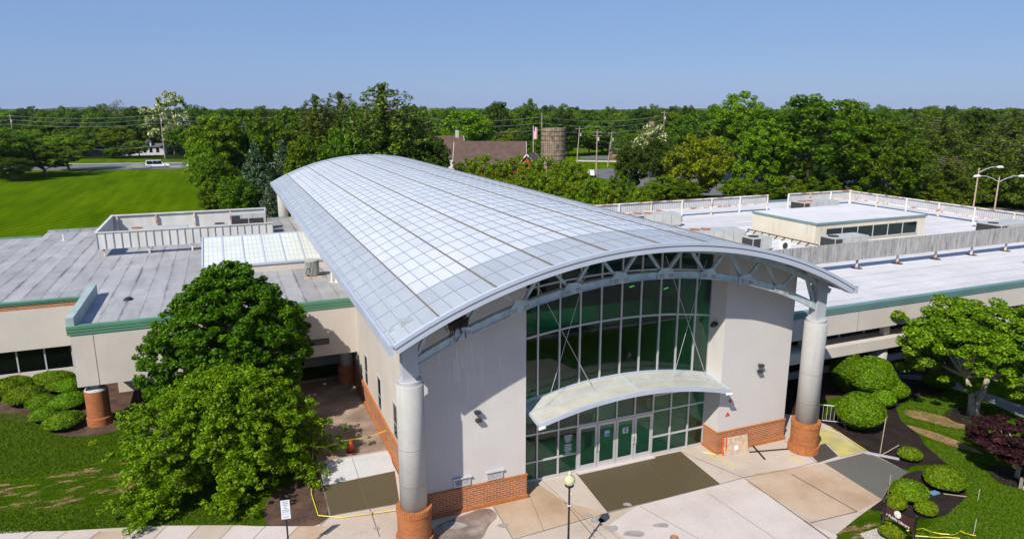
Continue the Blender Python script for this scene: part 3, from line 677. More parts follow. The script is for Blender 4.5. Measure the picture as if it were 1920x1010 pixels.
# columns
def column(x, y, front=True, top=6.62):
    c = MB(); c.lathe((x, y, 0), [(.52, 1.2), (.52, top), (.50, top + .03)], 40)
    c = c.build('column', 'concrete_column', lib, smooth=False)
    for p in c.data.polygons: p.use_smooth = abs(p.normal.z) < .5
    if front:
        for zj in (2.6, 4.1):
            j = MB(); j.lathe((x, y, zj), [(.5215, 0), (.5215, .012)], 40); j.build('column_joint', 'joint', c)
        b1 = MB(); b1.lathe((x, y, 0), [(.60, 0.36), (.66, 0.36), (.66, 1.38), (.60, 1.38)], 40, True); b1.build('brick_base', 'brick_round', c)
        b2 = MB()
        for k in range(44):
            a = 2 * math.pi * k / 44
            mtx = Matrix.Translation((x, y, 0)) @ Matrix.Rotation(a, 4, 'Z')
            b2.box((.50, -.042, 1.38), (.69, .042, 1.60), mtx); b2.box((.50, -.047, 0), (.74, .047, .36), mtx)
        b2.lathe((x, y, 0), [(.70, 0), (.70, .34)], 40); b2.build('brick_course', 'brick_cap', c)
        cp = MB(); cp.lathe((x, y, top), [(.47, .0), (.47, .18), (.44, .2)], 32); cp.build('column_cap', 'alu', c)
        pz = under(x, .3); pz = 9.1 if pz < 9.1 else pz
        pst = MB(); pst.box((x - .29, y - .24, top + .2), (x + .29, y - .20, pz)); pst.box((x - .29, y + .20, top + .2), (x + .29, y + .24, pz)); pst.box((x - .25, y - .20, top + .2), (x + .25, y + .20, pz))
        pst.box((x - .34, y - .3, top + .2), (x + .34, y + .3, top + .24)); pst.build('steel_post', 'steel_post', c)
    return c
CLX, CRX, CY_ = 5.70, 25.50, 23.7
column(CLX, CY_); column(CRX, CY_)
for x in (5.7, 25.5): column(x, 79.6, False, 7.4)
column(7.5, 80.9, False, 7.4)
# low round column at the courtyard corner
cc = MB(); cc.lathe((6.0, 41.2, 0), [(.42, 1.1), (.42, 3.2)], 24); cc = cc.build('column', 'concrete_column', lib, smooth=True)
mb = MB(); mb.lathe((6.0, 41.2, 0), [(.6, 0), (.55, .0), (.55, 1.2), (.4, 1.2)], 24, True); mb.build('brick_base', 'brick_round', cc)

# front truss
simple('truss_paint', (0.42, 0.49, 0.50), 0.5, 0.1, 0.2, 3)
TR = 21.2; TTOP = 9.78
def chord(x, off=0): return TTOP - TR + math.sqrt((TR + off) ** 2 - (x - 15.6) ** 2)
tr = MB(); n = 60; xs = [CLX + .28 + (CRX - CLX - .56) * i / n for i in range(n + 1)]
for i in range(n):
    a, b_ = xs[i], xs[i + 1]
    for (o0, o1, y0, y1) in ((-.13, .13, CY_ - .10, CY_ + .10), (.131, .15, CY_ - .13, CY_ + .13), (-.15, -.131, CY_ - .15, CY_ + .15)):
        tr.add([(a, y0, chord(a, o0)), (b_, y0, chord(b_, o0)), (b_, y0, chord(b_, o1)), (a, y0, chord(a, o1)), (a, y1, chord(a, o0)), (b_, y1, chord(b_, o0)), (b_, y1, chord(b_, o1)), (a, y1, chord(a, o1))],
               [(0, 1, 2, 3), (7, 6, 5, 4), (0, 4, 5, 1), (3, 2, 6, 7)])
trs = tr.build('bottom_chord', 'truss_paint', lib)
tc_ = MB(); xs2 = [5.1 + 21 * i / 60 for i in range(61)]
for i in range(60):
    a, b_ = xs2[i], xs2[i + 1]
    tc_.bar((a, CY_, under(a, .50)), (b_, CY_, under(b_, .50)), .22, .22)
tc_.build('top_chord', 'truss_paint', trs)
nodes = [7.71, 10.1, 12.35, 14.5, 16.7, 18.9, 20.96, 23.0]
for x in nodes:
    wb = MB()
    for dx in (-.85, .85):
        xt = min(max(x + dx, 6.3), 24.9); wb.bar((x + (.12 if dx > 0 else -.12), CY_, chord(x, .1)), (xt, CY_, under(xt, .55)), .11, .13, up=(0, 1, 0))
    wb.build('web_brace', 'truss_paint', trs)
    gp = MB(); z = chord(x)
    gp.add([(x - .42, CY_ - .165, z - .13 + (chord(x - .42) - z)), (x + .42, CY_ - .165, z - .13 + (chord(x + .42) - z)), (x + .42, CY_ - .165, chord(x + .42) + .13), (x + .22, CY_ - .165, z + .32), (x - .22, CY_ - .165, z + .32), (x - .42, CY_ - .165, chord(x - .42) + .13)], [(0, 1, 2, 3, 4, 5)])
    gp.cur = 1; bo = gp
    for sx in (-.32, -.24, -.16, .16, .24, .32):
        for sz in (-.06, .03): zz = chord(x + sx) + sz; bo.box((x + sx - .018, CY_ - .19, zz - .018), (x + sx + .018, CY_ - .165, zz + .018))
    gp.build('gusset_plate', ['truss_paint', 'rust'], trs)
for x, d in ((CLX, 1), (CRX, -1)):
    wb = MB(); wb.bar((x + d * .3, CY_, chord(x + d * .3) + .1), (x + d * .85, CY_, under(x + d * .95, .55)), .13, .15, up=(0, 1, 0))
    wb.bar((x - d * .2, CY_, 8.45), (x - d * .75, CY_, 8.75), .08, .3); wb.build('web_brace', 'truss_paint', trs)
# eave beams along the sides
eb = MB(); eb.bar((CLX, 23.0, 8.85), (CLX, 81, 8.85), .2, .3); eb.bar((CRX, 23.0, 8.85), (CRX, 81, 8.85), .2, .3); eb.build('eave_beam', 'truss_paint', lib)

# glass front
GY = 26.1; GX0, GX1 = 11.0, 21.2
cw = MB(); MX = [12.0, 13.05, 14.06, 15.11, 16.16, 17.19, 18.24, 19.25, 20.26]
def tra(x, z0, z1): return z0 + (z1 - z0) * (1 - ((x - 16.1) / 5.1) ** 2)      # shallow arched line
def bararc(mb, z0, z1, h, y=GY, d=.12, x0=GX0, x1=GX1):
    k = 24
    for i in range(k):
        a = x0 + (x1 - x0) * i / k; b_ = x0 + (x1 - x0) * (i + 1) / k
        mb.bar((a, y, tra(a, z0, z1)), (b_, y, tra(b_, z0, z1)), d, h)
bararc(cw, 6.80, 7.24, .075); bararc(cw, 3.82, 4.50, .11); bararc(cw, 8.98, 9.42, .075)
for x in MX + [GX0 + .03, GX1 - .03]: cw.box((x - .035, GY - .075, tra(x, 3.85, 4.5)), (x + .035, GY + .06, under(x, .25)))
cwo = cw.build('window_frame', 'alu', lib)
g = MB(); k = 20
for i in range(k):
    a = GX0 + (GX1 - GX0) * i / k; b_ = GX0 + (GX1 - GX0) * (i + 1) / k
    g.face([(a, GY, tra(a, 3.82, 4.5)), (b_, GY, tra(b_, 3.82, 4.5)), (b_, GY, under(b_, .2)), (a, GY, under(a, .2))])
g.build('window_glass', 'glass_green', cwo)
lw = MB(); LX = [12.0, 13.06, 14.05, 15.07, 16.1, 17.1, 18.12, 19.15, 20.2]
for x in LX + [GX0 + .03, GX1 - .03]:
    zb = 0.02 if not (14.3 < x < 17.9) else 2.30
    lw.box((x - .035, GY - .075, zb), (x + .035, GY + .06, tra(x, 3.70, 4.40)))
for z in (0.07,): lw.box((GX0, GY - .07, z - .05), (14.05, GY + .05, z + .05)); lw.box((18.12, GY - .07, z - .05), (GX1, GY + .05, z + .05))
for z, a, b_ in ((0.98, GX0, 14.02), (0.98, 18.15, GX1), (2.33, GX0, 14.02), (2.33, 18.15, GX1), (3.15, 18.15, GX1), (2.33, 14.05, 18.12)): lw.box((a, GY - .068, z - .035), (b_, GY + .055, z + .035))
lwo = lw.build('window_frame', 'alu', lib)
g = MB()
for i in range(k):
    a = GX0 + (GX1 - GX0) * i / k; b_ = GX0 + (GX1 - GX0) * (i + 1) / k
    g.face([(a, GY, 2.33), (b_, GY, 2.33), (b_, GY, tra(b_, 3.8, 4.5)), (a, GY, tra(a, 3.8, 4.5))])
g.face([(GX0, GY, .02), (14.05, GY, .02), (14.05, GY, 2.33), (GX0, GY, 2.33)]); g.face([(18.12, GY, .02), (GX1, GY, .02), (GX1, GY, 2.33), (18.12, GY, 2.33)])
g.build('window_glass', 'glass_green', lwo)
for i in range(4):
    x0 = 14.09 + i * 1.005; x1 = x0 + .975; d = MB(); z0, z1 = .05, 2.28
    d.box((x0, GY - .09, z0), (x0 + .11, GY - .03, z1)); d.box((x1 - .11, GY - .09, z0), (x1, GY - .03, z1)); d.box((x0 + .11, GY - .09, z0), (x1 - .11, GY - .03, z0 + .26)); d.box((x0 + .11, GY - .09, z1 - .13), (x1 - .11, GY - .03, z1))
    do = d.build('entrance_door', 'alu_door', lib)
    g = MB(); g.face([(x0 + .11, GY - .06, z0 + .26), (x1 - .11, GY - .06, z0 + .26), (x1 - .11, GY - .06, z1 - .13), (x0 + .11, GY - .06, z1 - .13)]); g.build('door_glass', 'glass_green', do)
    hx = x1 - .06 if i % 2 == 0 else x0 + .06
    h = MB(); h.tube([(hx, GY - .09, .88), (hx, GY - .17, .94), (hx, GY - .17, 1.3), (hx, GY - .09, 1.36)], .018, 6); h.build('handle', 'alu', do)
    if i in (1, 2):
        s_ = MB(); s_.box((x0 + .36, GY - .068, 1.5), (x0 + .66, GY - .062, 1.85 if i == 1 else 1.80)); so_ = s_.build('notice', 'sticker_blue' if i == 1 else 'sign_white', do)
        if i == 2:
            q = MB(); q.box((x0 + .40, GY - .072, 1.72), (x0 + .62, GY - .069, 1.76)); q.box((x0 + .47, GY - .072, 1.56), (x0 + .56, GY - .069, 1.69)); q.build('notice_print', 'ink', so_)
        else:
            q = MB(); q.box((x0 + .40, GY - .072, 1.70), (x0 + .62, GY - .069, 1.80)); q.box((x0 + .44, GY - .072, 1.55), (x0 + .50, GY - .069, 1.66)); q.build('notice_print', 'sign_white', so_)
    if i == 0:
        s_ = MB(); s_.box((x0 + .42, GY + .10, 1.05), (x0 + .80, GY + .11, 2.05)); so_ = s_.build('closed_notice', 'sign_white', do)
        text_mesh('notice_print', 'CLOSED', .09, 'ink', so_, Matrix.Translation((x0 + .61, GY + .095, 1.92)) @ Matrix.Rotation(R(90), 4, 'X'))
mb = MB(); mb.box((14.0, GY - .35, 0.012), (18.2, GY + .1, .045)); mb.build('door_sill', 'paving_pale', lib)
# stuck-on white lettering on the pane left of the doors (many thin lines of script)
mb = MB(); random.seed(3)
for r_ in range(21):
    z = 1.98 - r_ * .042 - (.07 if r_ > 8 else 0)
    wd = (.18, .2, .16, .21, .17, .15, .19, .14, .12, .16, .17, .15, .19, .16, .14, .2, .17, .15, .1, .13, .09)[r_]; x = 13.54 - wd + random.uniform(-.03, .03)
    while x < 13.54 + wd - .02:
        l_ = random.uniform(.05, .1); mb.bar((x, GY - .075, z), (x + l_, GY - .075, z + random.uniform(-.012, .02)), .004, .02, up=(0, 0, 1)); x += l_ + .008
mb.build('window_lettering', 'sign_white', lwo)

# canopy
CYF, CYB = 24.3, 26.02
def can(x, y): f_ = (y - CYF) / (CYB - CYF); return tra(x, 3.60 + f_ * .22, 4.34 + f_ * .16)
cp = MB(); k = 30
for i in range(k):
    a = 11.25 + (21.15 - 11.25) * i / k; b_ = 11.25 + (21.15 - 11.25) * (i + 1) / k
    for j in range(4):
        y0, y1 = CYF + (CYB - CYF) * j / 4, CYF + (CYB - CYF) * (j + 1) / 4
        cp.face([(a, y0, can(a, y0)), (b_, y0, can(b_, y0)), (b_, y1, can(b_, y1)), (a, y1, can(a, y1))])
        cp.face([(a, y0, can(a, y0) - .05), (a, y1, can(a, y1) - .05), (b_, y1, can(b_, y1) - .05), (b_, y0, can(b_, y0) - .05)])
cpo = cp.build('entrance_canopy', 'canopy_panel', lib, smooth=True)
fb = MB()
for i in range(k):
    a = 11.25 + 9.9 * i / k; b_ = 11.25 + 9.9 * (i + 1) / k
    fb.bar((a, CYF - .02, can(a, CYF) - .07), (b_, CYF - .02, can(b_, CYF) - .07), .09, .19)
    fb.bar((a, CYB - .01, can(a, CYB) + .02), (b_, CYB - .01, can(b_, CYB) + .02), .08, .08)
    fb.bar((a, 25.25, can(a, 25.25) + .02), (b_, 25.25, can(b_, 25.25) + .02), .05, .05)
for x in (11.25, 16.2, 21.15): fb.bar((x, CYF, can(x, CYF) + .0), (x, CYB, can(x, CYB) + .0), .08, .12 if x != 16.2 else .06)
fb.build('canopy_frame', 'fascia_grey', cpo)
for s_, ex in ((-1, 11.25), (1, 21.15)):
    e = MB(); e.tube([(ex - s_ * .26, CYF - .12, can(ex, CYF) - .10), (ex + s_ * .04, CYF - .12, can(ex, CYF) - .14)], .06, 10); e.build('canopy_light', 'white_paint', cpo)
for a, b_ in (((12.1, 25.25), (14.3, 25.9, 9.9)), ((14.35, 25.25), (11.8, 25.9, 9.4)), ((18.6, 25.25), (20.6, 25.9, 9.6)), ((20.55, 25.25), (18.3, 25.9, 10.0))):
    r_ = MB(); z = can(a[0], 25.25); r_.tube([(a[0], a[1], z + .05), b_], .012, 6); r_.box((a[0] - .06, a[1] - .05, z), (a[0] + .06, a[1] + .05, z + .1)); r_.build('tie_rod', 'alu', cpo)

# interior seen through the glass
mb = MB(); mb.box((7.0, 26.6, 0.0), (25.0, 46, 0.02)); mb.build('hall_floor', 'interior_floor', lib)
mb = MB(); mb.box((7.0, 46, 0.0), (25.0, 46.2, 9)); mb.build('hall_wall', 'interior_wall', lib)
mb = MB(); mb.box((7.0, 34, 4.2), (25.0, 46, 4.5)); mb.box((7.0, 33.9, 4.5), (25, 34.0, 5.4)); mb.build('hall_balcony', 'interior_green', lib)
mb = MB(); mb.box((13.2, 29.5, 0.02), (16.8, 30.3, 1.1)); mb.box((13.0, 29.3, 1.1), (17.0, 30.5, 1.16)); mb.build('reception_desk', 'interior_green', lib)
mb = MB(); mb.box((19, 30.2, .02), (20.6, 30.9, 1.9)); mb.box((21.5, 32, .02), (23, 32.6, 1.6)); mb.box((11.6, 31, .02), (12.3, 32, 2.0)); mb.build('bookcase', 'wood_board', lib)
for x, y in ((12.5, 31), (18.8, 29.6), (17.2, 33.0), (20.2, 28.6)):
    mb = MB(); mb.bar((x, y, 7.6), (x + .35, y + .15, 7.6), .06, .04); cl_ = mb.build('ceiling_light', 'lit_lamp', lib)
    la = bpy.data.lights.new('hall_fill_light', 'AREA'); la.energy = 55; la.size = 1.6; la.color = (1, .93, .75); lo = bpy.data.objects.new('hall_fill_light', la); COL.objects.link(lo); lo.location = (x, y, 7.5); lo.parent = cl_  # area light added at each fixture to brighten the hall behind the glass
mb = MB()
for k in range(5): mb.bar((7.2, 27.5 + k * 3, under(9) - .8), (24.8, 27.5 + k * 3, under(9) - .8), .2, .3)
mb.build('hall_beam', 'truss_paint', lib)

# ---- left wing
LZ = 5.42
def polywing(name, pts, z, mat): return sheet(name, pts, z, mat, kind=None, parent=lib)
LPOLY = [(-34, 47.2), (-8.0, 47.2), (-8.0, 40.0), (6.5, 40.0), (6.5, 75.0), (-15.5, 75.0), (-15.5, 72.5), (-34, 72.5)]
rl = polywing('flat_roof', LPOLY, LZ, 'membrane_left')
ww = MB(); ww.box((-8.0, 40.0, 2.35), (6.5, 40.3, 5.2)); ww.box((-8.0, 40.3, 2.35), (-7.7, 47.2, 5.2)); ww.box((-8.0, 40.3, 2.35), (6.5, 46.0, 2.45))
wwo = ww.build('wing_wall', 'wing_render', lib)
mb = MB(); mb.box((-7.0, 39.992, 2.36), (-6.975, 40.0, 5.15)); mb.box((1.2, 39.992, 2.36), (1.215, 40, 5.15)); mb.build('wall_joint', 'joint', wwo)
mb = MB(); mb.box((-34, 47.2, 2.55), (-8.0, 47.5, 5.02)); w2 = mb.build('wing_wall', 'wing_render', lib)
mb = MB(); mb.box((-34, 47.2, 5.02), (-8.0, 47.5, 5.3)); mb.build('brick_band', 'brick', w2)
mb = MB(); mb.box((-34, 47.5, 0.0), (-8.0, 47.8, 1.0)); mb.box((-34, 47.5, 1.0), (-7.9, 47.62, 1.08)); mb.build('window_sill_wall', 'wing_render', w2)
for i in range(18):
    mb = MB(); mb.box((-8.1 - i * 1.42 - .04, 47.50, 1.05), (-8.1 - i * 1.42 + .04, 47.6, 2.55)); mb.build('mullion', 'alu', w2)
mb = MB(); mb.box((-34, 47.56, 1.05), (-8.0, 47.58, 2.55)); mb.build('window_glass', 'glass_dark', w2)
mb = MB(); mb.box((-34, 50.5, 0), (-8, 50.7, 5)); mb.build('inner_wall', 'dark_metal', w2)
# fascia strips in three reveals
def fascia(a, b_, z0, z1, mat, out, parent, nm_='fascia'):
    a = Vector((*a, 0)); b_ = Vector((*b_, 0)); d = (b_ - a).normalized(); nrm = Vector((d.y, -d.x, 0)) * out
    mb = MB(); h = (z1 - z0) / 3
    for k, th in enumerate((.05, .075, .10)):
        p = a + nrm * 0; q = b_
        lo, hi = z0 + k * h, z0 + (k + 1) * h - (.02 if k < 2 else 0)
        mb.add([a + nrm * th + Vector((0, 0, lo)), b_ + nrm * th + Vector((0, 0, lo)), b_ + nrm * th + Vector((0, 0, hi)), a + nrm * th + Vector((0, 0, hi)),
                a - nrm * .22 + Vector((0, 0, lo)), b_ - nrm * .22 + Vector((0, 0, lo)), b_ - nrm * .22 + Vector((0, 0, hi)), a - nrm * .22 + Vector((0, 0, hi))],
               [(0, 1, 2, 3), (7, 6, 5, 4), (3, 2, 6, 7), (0, 4, 5, 1), (0, 3, 7, 4), (1, 5, 6, 2)])
    return mb.build(nm_, mat, parent)
fascia((-8.12, 40.0), (6.46, 40.0), 5.2, 5.68, 'green_fascia', 1, rl)
fascia((-34, 47.2), (-8.0, 47.2), 5.3, 5.52, 'green_fascia', 1, rl)
fascia((6.5, 75.0), (-15.5, 75.0), 5.3, 5.62, 'green_fascia', 1, rl)
fascia((-15.5, 72.5), (-34, 72.5), 5.3, 5.52, 'green_fascia', 1, rl)
mb = MB(); mb.box((-8.12, 40.02, 5.2), (-7.75, 47.6, 6.12)); mb.build('parapet', 'pale_parapet', rl)
mb = MB(); mb.box((-15.4, 74.5, 5.43), (6.4, 74.72, 5.6)); mb.build('parapet', 'membrane_left', rl)
# recess under the left wing: back wall, door, ground floor walls
mb = MB(); mb.box((-6.9, 44.8, 0), (6.5, 45.0, 2.4)); rw_ = mb.build('recess_wall', 'wing_render', lib)
mb = MB(); mb.box((2.7, 44.70, 0.02), (3.9, 44.8, 2.2)); dr = mb.build('recess_door', 'alu_door', rw_)
mb = MB(); mb.box((2.8, 44.68, .2), (3.8, 44.70, 2.1)); mb.build('door_glass', 'glass_dark', dr)
mb = MB(); mb.box((-1.4, 44.66, .5), (1.9, 44.8, 2.2)); mb.build('recess_window', 'glass_dark', rw_)
mb = MB(); mb.box((3.05, 39.97, 3.05), (4.9, 40.0, 3.42)); mb.build('wing_window', 'glass_dark', wwo)
for x in (-7.3, -0.5):
    mb = MB(); mb.lathe((x, 40.55, 0), [(.55, 0), (.62, .0), (.62, .42), (.56, .46), (.56, 1.95), (.5, 1.95)], 32, True); c_ = mb.build('brick_column', 'brick_round', lib)
    mb = MB(); mb.lathe((x, 40.55, 1.95), [(.55, 0), (.50, .08), (.3, .12)], 24); mb.build('column_cap', 'concrete_column', c_); mb = MB(); mb.box((x - .2, 40.35, 2.05), (x + .2, 40.75, 2.38)); mb.build('steel_stub', 'steel_post', c_)
# skylight on the left roof
mb = MB(); x0, x1 = -1.87, 6.45; A, B_ = (50.35, 6.0), (55.6, 7.2)
mb.face([(x0, A[0], A[1]), (x1, A[0], A[1]), (x1, B_[0], B_[1]), (x0, B_[0], B_[1])]); sk = mb.build('skylight', 'skylight_panel', lib)
mb = MB(); mb.box((x0, A[0] + .03, LZ), (x1, B_[0], 5.72)); mb.face([(x0, A[0] + .03, 5.72), (x0, A[0] + .03, A[1] - .02), (x0, B_[0], B_[1] - .02), (x0, B_[0], 5.72)]); mb.box((x0, A[0] + .03, 5.72), (x1, A[0] + .06, 5.97)); mb.face([(x0, B_[0], 5.72), (x1, B_[0], 5.72), (x1, B_[0], B_[1]), (x0, B_[0], B_[1])]); mb.build('skylight_curb', 'wing_render', sk)
mb = MB(); up_ = (0, -.22, 1)
mb.bar((x0, A[0], A[1]), (x1, A[0], A[1]), .12, .14); mb.bar((x0, B_[0], B_[1]), (x1, B_[0], B_[1]), .12, .1); mb.bar((x0, A[0], A[1] + .01), (x0, B_[0], B_[1] + .01), .12, .1)
for k in range(1, 6): xx = x0 + k * 1.35; mb.bar((xx, A[0], A[1] + .015), (xx, B_[0], B_[1] + .015), .10, .04)
mb.build('skylight_frame', 'fascia_grey', sk)

# ---- right wing
RZ = 5.42
rr = polywing('flat_roof', [(25.3, 27.75), (75, 27.75), (75, 66), (25.3, 66)], RZ, 'membrane_right')
fascia((25.4, 27.7), (75, 27.7), 5.28, 5.68, 'teal_fascia', 1, rr)
fascia((75, 66), (25.4, 66), 5.3, 5.66, 'teal_fascia', 1, rr); fascia((75, 27.7), (75, 66), 5.3, 5.66, 'teal_fascia', 1, rr)
mb = MB(); mb.box((25.4, 27.7, 4.02), (75, 28.0, 5.28)); w3 = mb.build('wing_wall', 'wing_render', lib)
mb = MB()
for x in (33, 41, 49): mb.box((x, 27.692, 4.03), (x + .02, 27.7, 5.26))
mb.build('wall_joint', 'joint', w3)
mb = MB(); mb.box((25.4, 28.0, 4.02), (75, 29.3, 4.10)); mb.build('soffit', 'wing_render', w3)
mb = MB()
for k in range(20): mb = MB(); mb.box((27 + k * 2.0, 28.9, 3.3), (27.12 + k * 2.0, 29.05, 4.02)); mb.build('mullion', 'steel_post', w3)
for k in range(7): mb = MB(); mb.box((29.5 + k * 6.4, 28.2, 3.25), (29.95 + k * 6.4, 28.55, 4.02)); mb.build('pier', 'wing_render', w3)
mb = MB(); mb.box((25.4, 28.96, 3.25), (75, 28.98, 4.02)); mb.build('window_glass', 'glass_teal', w3)
mb = MB(); mb.box((25.4, 27.72, 2.62), (75, 28.1, 3.25)); mb.box((25.4, 28.1, 3.0), (75, 29.0, 3.22)); mb.build('spandrel_beam', 'wing_render', lib)
mb = MB(); mb.box((25.4, 31.2, 0.45), (75, 31.25, 3.0)); g_ = mb.build('ground_floor_glass', 'glass_dark', lib)
mb = MB(); mb.box((25.4, 31.05, 0.0), (75, 31.3, 0.45)); mb.build('glass_plinth', 'wing_render', g_)
mb = MB(); mb.box((25.4, 29.0, 2.9), (75, 36, 3.0)); mb.build('soffit', 'wing_render', lib)
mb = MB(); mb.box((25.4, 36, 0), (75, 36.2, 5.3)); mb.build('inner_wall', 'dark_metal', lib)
for x in (35.9, 43.3, 50.7, 58.1):
    mb = MB(); mb.lathe((x, 28.5, 0), [(.55, 0), (.55, 2.7)], 32); mb.build('column', 'concrete_column', lib, smooth=True)
mb = MB(); mb.box((49.5, 27.9, 0), (60, 28.6, 2.6)); mb.build('brick_wall', 'far_brick', lib)
# penthouse
ph = Matrix.Translation((44.9, 42.75, 0))
mb = MB(); mb.box((0, 0, RZ), (12.9, 7.5, 7.18), ph); pe = mb.build('penthouse', 'pent_render', lib)
mb = MB(); mb.box((-.08, -.10, 7.18), (13.0, 7.6, 7.34), ph); mb.build('fascia', 'teal_fascia', pe)
mb = MB(); mb.add([ph @ Vector(p) for p in ((-.03, -.05, 7.345), (12.95, -.05, 7.345), (12.95, 7.55, 7.345), (-.03, 7.55, 7.345))], [(0, 1, 2, 3)]); mb.build('penthouse_roof', 'membrane_pent', pe)
mb = MB(); mb.box((1.1, -.02, 5.8), (11.9, -.01, 6.78), ph); gl_ = mb.build('window_glass', 'glass_teal', pe)
for k in range(7): mb = MB(); mb.box((1.1 + k * 1.79, -.06, 5.8), (1.17 + k * 1.79, -.02, 6.78), ph); mb.build('mullion', 'alu', gl_)
mb = MB(); mb.box((1.0, -.08, 5.72), (12.0, -.02, 5.8), ph); mb.build('window_sill', 'alu', gl_)
mb = MB()
for k in range(9): mb.bar(ph @ Vector((-.75, .2 + k * .9, RZ + .02)), ph @ Vector((-.35, .2 + k * .9, RZ + .24)), .07, .07)
mb.bar(ph @ Vector((-.4, -.8, RZ + .26)), ph @ Vector((-.4, 7.6, RZ + .26)), .08, .08); mb.build('roof_pipe', 'dark_metal', pe)

# ------------------------------------------------------------------ roof screens and plant
def corr(mb, a, b_, z0, z1, pitch, depth):
    a = Vector((*a, 0)); b_ = Vector((*b_, 0)); L_ = (b_ - a).length; d = (b_ - a) / L_; nr = Vector((d.y, -d.x, 0)) * depth
    n = max(2, int(L_ / pitch)); pts = []
    for i in range(n + 1): pts += [a + d * (L_ * i / n) + nr * (i % 2)]
    for i in range(n):
        p, q = pts[i], pts[i + 1]
        mb.face([p + Vector((0, 0, z0)), q + Vector((0, 0, z0)), q + Vector((0, 0, z1)), p + Vector((0, 0, z1))])
def rust_screen(label, a, b_, z0, z1, posts, cat='roof screen'):
    t_ = thing('roof_screen', label, cat, (a[0], a[1], RZ), group='rust-streaked screens round the back of the right roof')
    L_ = Vector(b_) - Vector(a)
    def loc(p): return (p[0] - a[0], p[1] - a[1])
    mb = MB(); corr(mb, (0, 0), loc(b_), z0 - RZ, z1 - RZ, .11, .05); mb.build('corrugated_sheet', 'screen_grey', t_)
    d = L_.normalized(); nr = Vector((d.y, -d.x))
    mb = MB()
    for z in (z0 + .08, z1 - .06): mb.bar((nr.x * .1, nr.y * .1, z - RZ), (L_.x + nr.x * .1, L_.y + nr.y * .1, z - RZ), .10, .13 if z < z1 - .1 else .10)
    mb.build('rail', 'rusty_white', t_)
    for k in range(posts + 1):
        p = L_ * (k / posts) + nr * .17; mb = MB(); mb.box((p.x - .06, p.y - .06, 0), (p.x + .06, p.y + .06, z1 - RZ)); mb.build('post', 'rusty_white' if k % 2 else 'white_paint', t_)
    return t_
rust_screen('low rusty screen along the back roof edge, ending at the gap beside the vault', (29.0, 60.4), (55.9, 60.6), 6.15, 7.22, 7)
rust_screen('short rusty screen running from the gap to the far roof corner', (59.9, 61.6), (69.6, 61.6), 6.0, 7.05, 3)
rust_screen('long rusty screen coming forward down the right roof side', (69.7, 61.5), (69.0, 30.5), 5.95, 6.98, 8)
t_ = thing('louvre_screen', 'long weathered grey vertical slat screen standing across the right roof', 'roof screen', (33.0, 35.1, RZ))
mb = MB(); x = 0.0
while x < 36: mb.box((x, 0, 6.08 - RZ), (x + .07, .09, 7.38 - RZ)); x += .135
mb.build('slats', 'weathered_slats', t_)
mb = MB(); mb.bar((0, .16, 6.3 - RZ), (36, .16, 6.3 - RZ), .08, .08); mb.bar((0, .16, 7.1 - RZ), (36, .16, 7.1 - RZ), .08, .08); mb.build('rail', 'weathered_slats', t_)
for k in range(9):
    mb = MB(); mb.box((.2 + k * 4.05, .2, 0), (.32 + k * 4.05, .32, 7.2 - RZ)); po = mb.build('post', 'rusty_white', t_)
    mb = MB(); mb.lathe((.26 + k * 4.05, .26, .0), [(.42, 0), (.36, .02), (.1, .03)], 14); mb.build('post_flashing', 'mulch_pale', po)
# left screen box
t_ = thing('white_roof_screen', 'large white ribbed sheet metal enclosure around plant on the left roof', 'roof screen', (-9.4, 60.4, LZ))
mb = MB(); W_, D_ = 12.8, 9.0
def ribs(mb, a, b_, z0, z1, out):
    a = Vector((*a, 0)); b_ = Vector((*b_, 0)); d = (b_ - a); n = max(1, round(d.length / .55)); d.normalize(); nr = Vector((d.y, -d.x, 0)) * out
    for k in range(n + 1):
        p = a + (b_ - a) * k / n; mb.bar(p + nr * .03 + Vector((0, 0, z0)), p + nr * .03 + Vector((0, 0, z1)), .05, .06)
Z0, Z1 = .58, 1.86
mb.box((0, 0, Z0), (W_, .05, Z1)); mb.box((0, .05, Z0), (.05, D_, Z1 + .05)); mb.box((-.1, D_, .35), (W_ - .1, D_ + .05, Z1 + .05)); mb.box((W_ - .15, D_ - 1.0, .35), (W_ - .1, D_, Z1 + .05)); mb.build('screen_sheet', 'screen_white', t_)
mb = MB(); ribs(mb, (0, 0), (W_, 0), Z0, Z1, 1); mb.build('sheet_ribs', 'panel_bar', t_)
mb = MB(); mb.bar((-.05, 0, Z1 + .03), (W_ + .05, 0, Z1 + .03), .14, .07); mb.bar((0, 0, Z1 + .07), (0, D_, Z1 + .09), .22, .07); mb.bar((-.1, D_, Z1 + .10), (W_, D_, Z1 + .10), .3, .09); mb.build('screen_coping', 'screen_white', t_)
for k in range(5):
    mb = MB(); xx = .3 + k * 3.1; mb.box((xx, .1, 0), (xx + .12, .22, Z1 - .1)); mb.build('post', 'rusty_white', t_)
    mb = MB(); mb.box((xx, D_ - .25, 0), (xx + .14, D_ - .1, Z1)); mb.build('post', 'rusty_white', t_)
